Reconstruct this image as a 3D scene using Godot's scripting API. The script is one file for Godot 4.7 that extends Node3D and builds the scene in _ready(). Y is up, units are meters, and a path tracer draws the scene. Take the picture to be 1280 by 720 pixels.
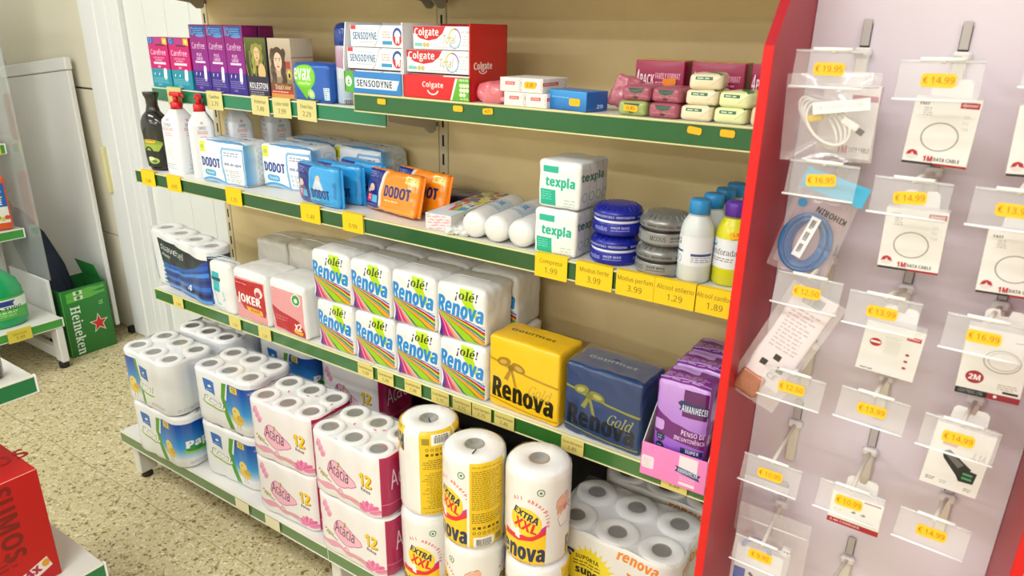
extends Node3D
# A shop aisle: wall shelving with paper goods and toiletries, a red hook display on the right, shelf ends on the left.

# ceiling fittings: x, z, width, depth, label
const LAMPS := [
	[-0.5, 1.7, 1.5, 0.35, "ceiling light panel over the left end of the aisle"], [1.7, 2.1, 1.5, 0.35, "ceiling light panel over the middle of the aisle"], [3.9, 1.9, 1.5, 0.35, "ceiling light panel over the right end of the aisle"],
	[-0.4, 4.2, 1.5, 0.35, "ceiling light panel in the second row, left"], [2.6, 4.2, 1.5, 0.35, "ceiling light panel in the second row, right"],
	[0.0, 6.9, 2.4, 0.35, "long ceiling light panel near the shop front, left"], [3.2, 6.9, 2.4, 0.35, "long ceiling light panel near the shop front, right"]]

func _ready():
	var cam := Camera3D.new()
	cam.name = "camera"
	cam.position = Vector3(2.206, 1.4666, 1.4973)
	cam.rotation = Vector3(-0.3486, 0.5820, 0.01948)
	cam.fov = 44.22
	cam.near = 0.02
	var lens := CameraAttributesPhysical.new()
	lens.frustum_focal_length = 29.54
	lens.frustum_near = 0.02
	lens.exposure_aperture = 9.0
	lens.frustum_focus_distance = 1.9
	cam.attributes = lens
	add_child(cam)
	cam.current = true
	var e := Environment.new()
	e.background_mode = Environment.BG_COLOR
	e.background_color = Color(0.55, 0.57, 0.6)
	e.tonemap_mode = Environment.TONE_MAPPER_LINEAR
	e.tonemap_exposure = 1.02
	e.sdfgi_enabled = true
	e.ssao_enabled = true
	e.ssil_enabled = true
	var we := WorldEnvironment.new()
	we.name = "surroundings"
	we.environment = e
	add_child(we)
	var powers := [2.9, 3.3, 1.8, 4.4, 5.0, 9.5, 7.0]
	for i in LAMPS.size():
		var a := AreaLight3D.new()
		a.name = "lamp_light_%03d" % (i + 1)
		a.area_size = Vector2(LAMPS[i][2] - 0.03, LAMPS[i][3] - 0.03)
		a.light_energy = powers[i]
		a.light_color = hx("fbfcff")
		a.area_range = 12.0
		a.area_attenuation = 2.0
		a.shadow_enabled = true
		add_child(a)
		a.position = Vector3(LAMPS[i][0], 2.786, LAMPS[i][1])
		a.rotation_degrees.x = -90
	build_room()
	build_lights()
	build_shelving()
	build_side_units()
	build_display()
	stock_bottom()
	stock_third()
	stock_second()
	stock_top()
	stock_side()

# ---------------------------------------------------------------- painting prints
class Cv:
	const S := 2
	static var cache := {}
	static var fonts := {}
	var im: Image
	var w: int
	var h: int
	func _init(ww: int, hh: int, bg: Color):
		w = ww
		h = hh
		im = Image.create(ww * S, hh * S, false, Image.FORMAT_RGB8)
		im.fill(bg)
	func rect(x: float, y: float, rw: float, rh: float, c: Color):
		im.fill_rect(Rect2i(roundi(x * S), roundi(y * S), maxi(1, roundi(rw * S)), maxi(1, roundi(rh * S))), c)
	func grad(x: float, y: float, rw: float, rh: float, a: Color, b: Color, down := true):
		var n := roundi((rh if down else rw) * S)
		for i in n:
			var c := a.lerp(b, i / maxf(1.0, n - 1.0))
			if down:
				im.fill_rect(Rect2i(roundi(x * S), roundi(y * S) + i, roundi(rw * S), 1), c)
			else:
				im.fill_rect(Rect2i(roundi(x * S) + i, roundi(y * S), 1, roundi(rh * S)), c)
	func tri(a: Vector2, b: Vector2, c: Vector2, col: Color):
		var y0 := ceili(minf(a.y, minf(b.y, c.y)) - 0.5)
		var y1 := floori(maxf(a.y, maxf(b.y, c.y)) - 0.5)
		y0 = maxi(y0, 0)
		y1 = mini(y1, h * S - 1)
		for y in range(y0, y1 + 1):
			var yy := y + 0.5
			var lo := 1e9
			var hi := -1e9
			for e in [[a, b], [b, c], [c, a]]:
				var p: Vector2 = e[0]
				var q: Vector2 = e[1]
				if (p.y <= yy) != (q.y <= yy):
					var x := p.x + (yy - p.y) * (q.x - p.x) / (q.y - p.y)
					lo = minf(lo, x)
					hi = maxf(hi, x)
			if hi > lo:
				var i0 := roundi(lo)
				var i1 := maxi(roundi(hi), i0 + (1 if hi - lo > 0.3 else 0))
				if i1 > i0:
					im.fill_rect(Rect2i(i0, y, i1 - i0, 1), col)
	func poly(pts: Array, col: Color):
		var p := PackedVector2Array()
		for q in pts:
			p.append(q * float(S))
		var ix := Geometry2D.triangulate_polygon(p)
		for i in range(0, ix.size(), 3):
			tri(p[ix[i]], p[ix[i + 1]], p[ix[i + 2]], col)
	func fan(c: Vector2, pts: Array, col: Color):
		for i in pts.size():
			tri(c * float(S), pts[i] * float(S), pts[(i + 1) % pts.size()] * float(S), col)
	func ell(cx: float, cy: float, rx: float, ry: float, col: Color, rot := 0.0):
		var pts := []
		for i in 28:
			pts.append(Vector2(cx, cy) + Vector2(cos(TAU * i / 28) * rx, sin(TAU * i / 28) * ry).rotated(rot))
		fan(Vector2(cx, cy), pts, col)
	func line(pts: Array, lw: float, col: Color):
		for i in pts.size() - 1:
			var a: Vector2 = pts[i] * float(S)
			var b: Vector2 = pts[i + 1] * float(S)
			var n := (b - a).orthogonal().normalized() * lw * S * 0.5
			var e := (b - a).normalized() * lw * S * 0.25
			tri(a - n - e, a + n - e, b + n + e, col)
			tri(a - n - e, b + n + e, b - n + e, col)
	func ring(cx: float, cy: float, rx: float, ry: float, lw: float, col: Color, a0 := 0.0, a1 := TAU):
		var pts := []
		for i in 33:
			var a := lerpf(a0, a1, i / 32.0)
			pts.append(Vector2(cx + cos(a) * rx, cy + sin(a) * ry))
		line(pts, lw, col)
	func rrect(x: float, y: float, rw: float, rh: float, r: float, col: Color):
		rect(x + r, y, rw - 2 * r, rh, col)
		rect(x, y + r, rw, rh - 2 * r, col)
		for q in [[x + r, y + r], [x + rw - r, y + r], [x + r, y + rh - r], [x + rw - r, y + rh - r]]:
			ell(q[0], q[1], r, r, col)
	static func glyphs(s: String, kind: String) -> PackedVector2Array:
		var key := kind + s
		if not cache.has(key):
			var t := TextMesh.new()
			t.text = s
			t.font = Cv.font(kind)
			t.font_size = 48
			t.pixel_size = 1.0 / 48.0
			t.depth = 0.1
			t.curve_step = 1.2 if s.length() < 14 else 2.5
			var arr := t.get_mesh_arrays()
			var v: PackedVector3Array = arr[Mesh.ARRAY_VERTEX]
			var n: PackedVector3Array = arr[Mesh.ARRAY_NORMAL]
			var ix: PackedInt32Array = arr[Mesh.ARRAY_INDEX]
			var out := PackedVector2Array()
			var lo := Vector2(1e9, 1e9)
			var hi := -lo
			for i in range(0, ix.size(), 3):
				if n[ix[i]].z > 0.9 and n[ix[i + 1]].z > 0.9 and n[ix[i + 2]].z > 0.9:
					for k in 3:
						var p := Vector2(v[ix[i + k]].x, -v[ix[i + k]].y)
						out.append(p)
						lo = lo.min(p)
						hi = hi.max(p)
			var size := (hi - lo).max(Vector2(0.01, 0.01))
			for i in out.size():
				out[i] = (out[i] - lo) / size
			cache[key] = out
			cache[key + "/a"] = size
		return cache[key]
	static func font(kind: String) -> Font:
		if not fonts.has(kind):
			var f := SystemFont.new()
			f.font_names = PackedStringArray(["Droid Serif" if kind[0] == "s" else "Droid Sans"])
			f.font_weight = 400 if kind.ends_with("r") else 700
			var v := FontVariation.new()
			v.base_font = f
			fonts[kind] = v
		return fonts[kind]
	# text fitted to a box; lean shears it, rot turns it about the box's centre
	func text(s: String, x: float, y: float, tw: float, th: float, col: Color, kind := "b", lean := 0.0, rot := 0.0):
		if kind == "x":  # heavy: the bold letters laid over themselves with small shifts
			for o in [Vector2(-0.03, 0), Vector2(0.03, 0), Vector2(0, -0.022), Vector2(0, 0.022)]:
				var k: Vector2 = (o * th).rotated(rot)
				text(s, x + k.x, y + k.y, tw, th, col, "b", lean, rot)
			return
		var g := Cv.glyphs(s, kind)
		var c := Vector2(x + tw / 2, y + th / 2)
		var p := PackedVector2Array()
		p.resize(g.size())
		for i in g.size():
			var q := Vector2((g[i].x - 0.5) * tw - (g[i].y - 0.5) * th * lean, (g[i].y - 0.5) * th)
			p[i] = (c + q.rotated(rot)) * S
		for i in range(0, p.size(), 3):
			tri(p[i], p[i + 1], p[i + 2], col)
	func arc_text(s: String, cx: float, cy: float, r: float, a0: float, a1: float, th: float, col: Color, kind := "b"):
		for i in s.length():
			if s[i] == " ":
				continue
			var a := lerpf(a0, a1, (i + 0.5) / s.length())
			var g := Cv.glyphs(s[i], kind)
			var sz: Vector2 = Cv.cache[kind + s[i] + "/a"]
			var k := th / 0.72
			var at := Vector2(cx + cos(a) * r, cy + sin(a) * r)
			var p := PackedVector2Array()
			for q in g:
				p.append((at + Vector2((q.x - 0.5) * sz.x * k, (q.y - 1.0) * sz.y * k).rotated(a + PI / 2)) * S)
			for j in range(0, p.size(), 3):
				tri(p[j], p[j + 1], p[j + 2], col)
	func small(x: float, y: float, tw: float, rows: int, step: float, col: Color, seed_ := 1, lh := 0.45):
		var r := RandomNumberGenerator.new()
		r.seed = seed_
		for i in rows:
			var xx := x
			var stop := x + tw * r.randf_range(0.72, 1.0)
			while xx < stop:
				var ww := minf(r.randf_range(1.5, 5.0) * step * 0.4, stop - xx)
				rect(xx, y + i * step, ww, step * lh, col)
				xx += ww + step * 0.35
	func bars(x: float, y: float, bw: float, bh: float, col := Color(0.08, 0.08, 0.1), bg := Color.WHITE, seed_ := 3):
		rect(x, y, bw, bh, bg)
		var r := RandomNumberGenerator.new()
		r.seed = seed_
		var xx := x + bw * 0.06
		while xx < x + bw * 0.94:
			var k := r.randf_range(0.012, 0.04) * bw
			rect(xx, y + bh * 0.08, k, bh * 0.72, col)
			xx += k + r.randf_range(0.015, 0.035) * bw
		small(x + bw * 0.08, y + bh * 0.85, bw * 0.84, 1, bh * 0.2, col, seed_)
	func paste(o: Cv, x: int, y: int):
		im.blit_rect(o.im, Rect2i(0, 0, o.w * S, o.h * S), Vector2i(x * S, y * S))
	func tex() -> ImageTexture:
		im.resize(w, h, Image.INTERPOLATE_BILINEAR)
		return ImageTexture.create_from_image(im)

static func V(x: float, y: float) -> Vector2:
	return Vector2(x, y)

static func hx(s: String) -> Color:
	return Color(s)

# ---------------------------------------------------------------- materials
var mats := {}

func pm(col: Color, rough := 0.6, metal := 0.0, coat := 0.0) -> StandardMaterial3D:
	var key := [col, rough, metal, coat]
	if not mats.has(key):
		var m := StandardMaterial3D.new()
		m.albedo_color = col
		m.roughness = rough
		m.metallic = metal
		if coat > 0.0:
			m.clearcoat_enabled = true
			m.clearcoat = coat
			m.clearcoat_roughness = 0.12
		mats[key] = m
	return mats[key]

func tm(cv: Cv, rough := 0.5, coat := 0.0) -> StandardMaterial3D:
	var m := StandardMaterial3D.new()
	m.albedo_texture = cv.tex()
	m.roughness = rough
	if coat > 0.0:
		m.clearcoat_enabled = true
		m.clearcoat = coat
		m.clearcoat_roughness = 0.15
	return m

func clear(col: Color, alpha: float, rough := 0.08) -> StandardMaterial3D:
	var key := ["clear", col, alpha, rough]
	if not mats.has(key):
		var m := StandardMaterial3D.new()
		m.transparency = BaseMaterial3D.TRANSPARENCY_ALPHA
		m.albedo_color = Color(col.r, col.g, col.b, alpha)
		m.roughness = rough
		m.cull_mode = BaseMaterial3D.CULL_DISABLED
		mats[key] = m
	return mats[key]

# ---------------------------------------------------------------- scene objects
var taken := {}

func numbered(called: String) -> String:
	var n: int = taken.get(called, 0)
	taken[called] = n + 1
	return called if n == 0 else "%s_%03d" % [called, n]

func tag(o: Node, label: String, category: String, group := ""):
	o.set_meta("label", label)
	o.set_meta("category", category)
	if group != "":
		o.set_meta("group", group)

func thing(called: String, label: String, category: String, at := Vector3.ZERO, turn := 0.0, group := "") -> Node3D:
	var o := Node3D.new()
	o.name = numbered(called)
	add_child(o)
	o.position = at
	o.rotation_degrees.y = turn
	tag(o, label, category, group)
	return o

func part(called: String, mesh: Mesh, m: Material, parent: Node3D, at := Vector3.ZERO, turn := Vector3.ZERO) -> MeshInstance3D:
	var o := MeshInstance3D.new()
	var n := 0
	for c in parent.get_children():
		if c.name == called or String(c.name).begins_with(called + "_0"):
			n += 1
	o.name = called if n == 0 else "%s_%03d" % [called, n]
	o.mesh = mesh
	o.material_override = m
	parent.add_child(o, true)
	o.position = at
	o.rotation_degrees = turn
	return o

func solo(called: String, mesh: Mesh, m: Material, at := Vector3.ZERO, turn := Vector3.ZERO) -> MeshInstance3D:
	var o := MeshInstance3D.new()
	o.name = numbered(called)
	o.mesh = mesh
	o.material_override = m
	add_child(o)
	o.position = at
	o.rotation_degrees = turn
	return o

func struct(called: String, mesh: Mesh, m: Material, at := Vector3.ZERO, turn := Vector3.ZERO) -> MeshInstance3D:
	var o := solo(called, mesh, m, at, turn)
	o.set_meta("kind", "structure")
	return o

func dup(src: Node3D, label: String, at: Vector3, turn := 0.0, base := "") -> Node3D:
	var o: Node3D = src.duplicate()
	if base == "":
		base = String(src.name)
		if base.length() > 4 and base[base.length() - 4] == "_":
			base = base.left(base.length() - 4)
	o.name = numbered(base)
	add_child(o)
	o.set_meta("label", label)
	o.position = at
	o.rotation_degrees = Vector3(0, turn, 0)
	return o

# ---------------------------------------------------------------- shapes
static func quad(st: SurfaceTool, a: Vector3, b: Vector3, c: Vector3, d: Vector3, ua := Vector2.ZERO, ub := Vector2.ZERO, uc := Vector2.ZERO, ud := Vector2.ZERO):
	for q in [[a, ua], [b, ub], [c, uc], [a, ua], [c, uc], [d, ud]]:
		st.set_uv(q[1])
		st.add_vertex(q[0])

static func grid(st: SurfaceTool, rows: Array, uvs: Array):
	for j in rows.size() - 1:
		for i in rows[j].size() - 1:
			quad(st, rows[j][i], rows[j][i + 1], rows[j + 1][i + 1], rows[j + 1][i], uvs[j][i], uvs[j][i + 1], uvs[j + 1][i + 1], uvs[j + 1][i])

static func begin() -> SurfaceTool:
	var st := SurfaceTool.new()
	st.begin(Mesh.PRIMITIVE_TRIANGLES)
	st.set_smooth_group(0)
	return st

static func done(st: SurfaceTool, smooth := true) -> ArrayMesh:
	if smooth:
		st.index()
	st.generate_normals()
	return st.commit()

# rounded, bulging box, base at y = 0. faces: print rectangles for f r l t k b (front right left top back bottom).
# opt: r corner radius, bz/bx/by bulges, wr wrinkles, n cells, pinch (narrower top), seed
func soft(w: float, h: float, d: float, faces := {}, opt := {}) -> ArrayMesh:
	var r: float = minf(opt.get("r", 0.004), minf(w, minf(h, d)) * 0.49)
	var n: int = opt.get("n", 8)
	var noise := FastNoiseLite.new()
	noise.seed = opt.get("seed", 1)
	noise.frequency = opt.get("freq", 22.0)
	var wr: float = opt.get("wr", 0.0)
	var half := Vector3(w, h, d) / 2
	var inner := half - Vector3(r, r, r)
	var st := begin()
	var axes := {"f": [Vector3.RIGHT, Vector3.DOWN, Vector3.BACK], "r": [Vector3.FORWARD, Vector3.DOWN, Vector3.RIGHT], "l": [Vector3.BACK, Vector3.DOWN, Vector3.LEFT], "k": [Vector3.LEFT, Vector3.DOWN, Vector3.FORWARD], "t": [Vector3.RIGHT, Vector3.BACK, Vector3.UP], "b": [Vector3.RIGHT, Vector3.FORWARD, Vector3.DOWN]}
	for f in axes:
		var A: Vector3 = axes[f][0]
		var B: Vector3 = axes[f][1]
		var N: Vector3 = axes[f][2]
		var la := absf(A.dot(half))
		var lb := absf(B.dot(half))
		var su := steps(la, r, n)
		var sv := steps(lb, r, n)
		var R: Rect2 = faces.get(f, faces.get("plain", Rect2(0.001, 0.001, 0.002, 0.002)))
		var rows := []
		var uvs := []
		for v in sv:
			var row := []
			var uvr := []
			for u in su:
				var p: Vector3 = A * (u * la) + B * (v * lb) + N * absf(N.dot(half))
				var q: Vector3 = p.clamp(-inner, inner)
				var o: Vector3 = q + (p - q).normalized() * r
				var k := Vector3(o.x / half.x, o.y / half.y, o.z / half.z)
				o.x += k.x * opt.get("bx", 0.0) * (1 - k.y * k.y) * (1 - k.z * k.z)
				o.y += k.y * opt.get("by", 0.0) * (1 - k.x * k.x) * (1 - k.z * k.z)
				o.z += k.z * opt.get("bz", 0.0) * (1 - k.x * k.x) * (1 - k.y * k.y)
				var pinch: float = opt.get("pinch", 0.0)
				if pinch != 0.0:
					o.z *= 1.0 - pinch * clampf((k.y - 0.2) / 0.8, 0, 1)
				var pz: float = opt.get("ends", 0.0)
				if pz != 0.0:
					o.z *= 1.0 - pz * pow(absf(k.x), 4.0)
				if wr > 0.0:
					o += (p - q).normalized() * noise.get_noise_3dv(o) * wr
				row.append(o + Vector3(0, half.y, 0))
				uvr.append(R.position + Vector2((u + 1) / 2, (v + 1) / 2) * R.size)
			rows.append(row)
			uvs.append(uvr)
		grid(st, rows, uvs)
	return done(st)

static func steps(l: float, r: float, n: int) -> Array:
	var e := 1.0 - r / maxf(l, 1e-5)
	var out := [-1.0, -1.0 + (1 - e) * 0.3, -1.0 + (1 - e) * 0.62]
	for i in n + 1:
		out.append(lerpf(-e, e, float(i) / n))
	out.append_array([1.0 - (1 - e) * 0.62, 1.0 - (1 - e) * 0.3, 1.0])
	return out

# plain chamfered box, base at y = 0 unless centred
var boxes := {}

func bx(w: float, h: float, d: float, c := 0.001, centred := false) -> ArrayMesh:
	var key := [w, h, d, c, centred]
	if boxes.has(key):
		return boxes[key]
	c = minf(c, minf(w, minf(h, d)) * 0.4)
	var H := Vector3(w, h, d) / 2
	var up := Vector3.ZERO if centred else Vector3(0, H.y, 0)
	var st := begin()
	st.set_smooth_group(-1)
	var ax := [Vector3.RIGHT, Vector3.UP, Vector3.BACK]
	for i in 3:
		for s in [1.0, -1.0]:
			var N: Vector3 = ax[i] * s
			var A: Vector3 = ax[(i + 1) % 3]
			var B: Vector3 = N.cross(A)
			var ha := absf(A.dot(H)) - c
			var hb := absf(B.dot(H)) - c
			var hn := absf(N.dot(H))
			var o := N * hn + up
			quad(st, o - A * ha + B * hb, o + A * ha + B * hb, o + A * ha - B * hb, o - A * ha - B * hb, Vector2(0, 0), Vector2(1, 0), Vector2(1, 1), Vector2(0, 1))
			for t in [1.0, -1.0]:
				if s > 0 or true:
					var M: Vector3 = A * t
					var o2 := N * (hn - c) + M * (ha + c) + up
					var o1 := N * hn + M * ha + up
					if t > 0:
						quad(st, o1 + B * hb, o2 + B * hb, o2 - B * hb, o1 - B * hb)
					else:
						quad(st, o2 + B * hb, o1 + B * hb, o1 - B * hb, o2 - B * hb)
	for sx in [1, -1]:
		for sy in [1, -1]:
			for sz in [1, -1]:
				var a := Vector3(sx * H.x, sy * (H.y - c), sz * (H.z - c)) + up
				var b := Vector3(sx * (H.x - c), sy * H.y, sz * (H.z - c)) + up
				var e := Vector3(sx * (H.x - c), sy * (H.y - c), sz * H.z) + up
				for p in ([a, e, b] if sx * sy * sz > 0 else [a, b, e]):
					st.add_vertex(p)
	boxes[key] = done(st, false)
	return boxes[key]

# turned shape: profile of (radius, height) from the top down outside; u = 0.5 faces +z
func lathe(prof: Array, seg := 28, v0 := 0.0, v1 := 1.0, sz := 1.0) -> ArrayMesh:
	var st := begin()
	var len := [0.0]
	for i in range(1, prof.size()):
		len.append(len[-1] + (prof[i] - prof[i - 1]).length())
	var rows := []
	var uvs := []
	for j in prof.size():
		var row := []
		var uvr := []
		for i in seg + 1:
			var a := (float(i) / seg - 0.5) * TAU
			row.append(Vector3(sin(a) * prof[j].x, prof[j].y, cos(a) * prof[j].x * sz))
			uvr.append(Vector2(float(i) / seg, lerpf(v0, v1, len[j] / maxf(len[-1], 1e-5))))
		rows.append(row)
		uvs.append(uvr)
	grid(st, rows, uvs)
	return done(st)

# straight side of a turned body with its own print, slightly proud of the body
func band(r: float, y1: float, y0: float, a0 := 0.0, a1 := 360.0, seg := 28, sz := 1.0, bellies := 0.0) -> ArrayMesh:
	var st := begin()
	var rows := []
	var uvs := []
	for j in 7:
		var t := j / 6.0
		var row := []
		var uvr := []
		for i in seg + 1:
			var a := deg_to_rad(lerpf(a0, a1, float(i) / seg))
			var rr := r + bellies * sin(t * PI)
			row.append(Vector3(sin(a) * rr, lerpf(y1, y0, t), cos(a) * rr * sz))
			uvr.append(Vector2(float(i) / seg, t))
		rows.append(row)
		uvs.append(uvr)
	grid(st, rows, uvs)
	return done(st)

func tube(path: Array, r: float, seg := 8, r_end := -1.0) -> ArrayMesh:
	var st := begin()
	var rows := []
	var uvs := []
	var n := Vector3.UP
	for i in path.size():
		var t: Vector3 = (path[mini(i + 1, path.size() - 1)] - path[maxi(i - 1, 0)]).normalized()
		if i == 0 and absf(t.dot(n)) > 0.9:
			n = Vector3.RIGHT
		n = (n - t * n.dot(t)).normalized()
		var b := t.cross(n)
		var row := []
		var uvr := []
		var rr := r if r_end < 0 else lerpf(r, r_end, i / (path.size() - 1.0))
		for k in seg + 1:
			var a := TAU * k / seg
			row.append(path[i] + (n * cos(a) + b * sin(a)) * rr)
			uvr.append(Vector2(float(k) / seg, i / (path.size() - 1.0)))
		rows.append(row)
		uvs.append(uvr)
	rows.reverse()
	grid(st, rows, uvs)
	for e in [0, rows.size() - 1]:
		var c := Vector3.ZERO
		for k in seg:
			c += rows[e][k] / seg
		for k in seg:
			var a: Vector3 = rows[e][k]
			var b: Vector3 = rows[e][k + 1]
			for p in ([c, b, a] if e == 0 else [c, a, b]):
				st.set_uv(Vector2.ZERO)
				st.add_vertex(p)
	return done(st)

# outline (x, y) pushed to a thickness along z, uv over the outline's box
func plate(pts: Array, th: float, smooth := false) -> ArrayMesh:
	var p := PackedVector2Array(pts)
	if not Geometry2D.is_polygon_clockwise(p):
		p.reverse()
	var ix := Geometry2D.triangulate_polygon(p)
	var lo := p[0]
	var hi := p[0]
	for q in p:
		lo = lo.min(q)
		hi = hi.max(q)
	var st := begin()
	st.set_smooth_group(-1)
	for s in [1.0, -1.0]:
		for i in range(0, ix.size(), 3):
			var a := p[ix[i]]
			var b := p[ix[i + 1]]
			var c := p[ix[i + 2]]
			var cw := (b - a).cross(c - a) < 0
			var o := [a, b, c] if cw == (s > 0) else [a, c, b]
			for q in o:
				st.set_uv(Vector2((q.x - lo.x) / (hi.x - lo.x), (hi.y - q.y) / (hi.y - lo.y)))
				st.add_vertex(Vector3(q.x, q.y, s * th / 2))
	var m := p.size()
	for i in m:
		var a := p[i]
		var b := p[(i + 1) % m]
		# clockwise outline seen from +z: outside is on the left of a -> b
		quad(st, Vector3(a.x, a.y, -th / 2), Vector3(b.x, b.y, -th / 2), Vector3(b.x, b.y, th / 2), Vector3(a.x, a.y, th / 2))
	return done(st, false)

static func ellipse(cx: float, cy: float, rx: float, ry: float, n := 20) -> Array:
	var o := []
	for i in n:
		o.append(Vector2(cx + cos(TAU * i / n) * rx, cy + sin(TAU * i / n) * ry))
	return o

static func rounded(w: float, h: float, r: float, n := 4) -> Array:
	var o := []
	for q in [[w / 2 - r, h / 2 - r, 0], [-w / 2 + r, h / 2 - r, 90], [-w / 2 + r, -h / 2 + r, 180], [w / 2 - r, -h / 2 + r, 270]]:
		for i in n + 1:
			var a := deg_to_rad(q[2] + 90.0 * i / n)
			o.append(Vector2(q[0] + cos(a) * r, q[1] + sin(a) * r))
	return o

func letters(s: String, height: float, depth := 0.0004, kind := "r") -> TextMesh:
	var t := TextMesh.new()
	t.text = s
	t.font = Cv.font(kind)
	t.font_size = 32
	t.pixel_size = height / 23.0
	t.depth = depth
	t.curve_step = 2.0
	return t

# sheet of points rows[j][i] given a thickness-free two-sided film
func sheet(rows: Array) -> ArrayMesh:
	var st := begin()
	var uvs := []
	for j in rows.size():
		var u := []
		for i in rows[j].size():
			u.append(Vector2(i / (rows[j].size() - 1.0), j / (rows.size() - 1.0)))
		uvs.append(u)
	grid(st, rows, uvs)
	return done(st)

# ---------------------------------------------------------------- goods: shelf one (hygiene cartons, toothpaste, soap)
func fc(cv: Cv, d: Dictionary) -> Dictionary:
	var o := {}
	for k in d:
		var a: Array = d[k]
		o[k] = Rect2(float(a[0]) / cv.w, float(a[1]) / cv.h, float(a[2]) / cv.w, float(a[3]) / cv.h)
	return o

func carefree(tall: bool) -> Array:
	var c := Cv.new(220, 260, hx("c2006c"))
	var low := hx("0f8fa8")
	if tall:
		c.grad(0, 0, 220, 180, hx("8d0f6b"), hx("8b1392"))
		low = hx("33208a")
	c.rect(0, 178 if tall else 162, 220, 100, low)
	if tall:
		c.rect(4, 4, 140, 36, hx("1d4f96"))
		c.rect(0, 4, 14, 36, hx("a65a94"))
		c.ring(32, 24, 12, 13, 3, hx("8fb6dc"))
		c.small(50, 12, 80, 3, 8, hx("7ba6d6"), 4)
		c.ell(98, 40, 40, 7, hx("5d8ac8"))
		c.text("Carefree", 16, 66, 112, 26, hx("e7cfe4"), "r")
		c.text("PLUS", 52, 108, 42, 12, hx("e7cfe4"))
		c.text("LARGE", 46, 123, 56, 13, hx("e7cfe4"))
		c.rect(30, 139, 90, 8, hx("ecd6ee"))
	else:
		c.rect(0, 2, 48, 30, hx("1c56a8"))
		c.ring(20, 16, 10, 11, 3, hx("8fb6dc"))
		c.rect(52, 2, 60, 30, hx("b02c7c"))
		c.rect(114, 2, 36, 34, hx("e3b23c"))
		c.ell(132, 18, 9, 10, hx("f2dc70"))
		c.rect(60, 34, 70, 9, hx("5a1038"))
		c.text("Carefree", 16, 60, 116, 30, hx("f6dfe9"), "r")
		c.text("COTTON FEEL", 32, 100, 84, 8, hx("f0c4d8"))
		c.text("NORMAL", 46, 112, 56, 9, hx("f0c4d8"))
		c.rect(30, 126, 94, 12, hx("f4d7e4"))
		c.text("20", 60, 145, 20, 10, hx("ffffff"))
	c.ell(112, 166, 12, 10, hx("ece6f0"))
	c.ell(108, 206, 13, 10, hx("ece6f0"))
	c.poly([V(100, 166), V(124, 166), V(121, 206), V(95, 206)], hx("ece6f0"))
	for i in 2:
		c.ell(26 + i * 36, 190, 3, 8, hx("e4f2f6"), 0.4)
	c.small(14, 208, 120, 4, 8, low.lightened(0.45), 5)
	c.text("cotton", 40, 240, 30, 9, low.lightened(0.6))
	var h := 0.184 if tall else 0.146
	var mesh := soft(0.079 if tall else 0.101, h, 0.05, fc(c, {"f": [0, 0, 150, 260], "r": [152, 0, 66, 260], "l": [152, 0, 66, 260], "k": [152, 0, 66, 260], "t": [152, 60, 60, 40], "b": [152, 200, 60, 40]}), {"r": 0.0015, "n": 2, "bz": 0.001})
	return [mesh, tm(c, 0.45)]

# a face in a print: hair mass, neck, oval of skin and plain features
func portrait(c: Cv, x: float, y: float, s: float, skin: Color, hair: Color):
	c.ell(x, y - 4 * s, 27 * s, 33 * s, hair)
	for k in 9:
		var yy := y + (k * 11 - 20) * s
		c.ell(x - (22 + 3 * sin(k * 1.7)) * s, yy, 10 * s, 13 * s, hair.lightened(0.06 * (k % 3)))
		c.ell(x + (23 + 3 * cos(k * 1.9)) * s, yy, 10 * s, 13 * s, hair.darkened(0.1 * (k % 2)))
	c.rect(x - 9 * s, y + 18 * s, 18 * s, 30 * s, skin.darkened(0.12))
	c.ell(x, y + 4 * s, 18 * s, 26 * s, skin)
	c.poly([V(x - 20 * s, y - 6 * s), V(x - 6 * s, y - 25 * s), V(x + 21 * s, y - 12 * s), V(x + 12 * s, y - 34 * s), V(x - 18 * s, y - 32 * s)], hair)
	for e in [-1, 1]:
		c.ell(x + e * 8 * s, y + 1 * s, 4.2 * s, 2.2 * s, hx("f4ece4"))
		c.ell(x + e * 8 * s, y + 1 * s, 2.0 * s, 2.2 * s, hx("2a221e"))
		c.line([V(x + e * 3 * s, y - 4 * s), V(x + e * 13 * s, y - 4.5 * s)], 1.6 * s, hair.darkened(0.4))
	c.line([V(x, y + 3 * s), V(x - 2 * s, y + 12 * s), V(x + 2 * s, y + 13 * s)], 1.2 * s, skin.darkened(0.3))
	c.ell(x, y + 19 * s, 6.5 * s, 2.6 * s, hx("b0525a"))

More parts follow.
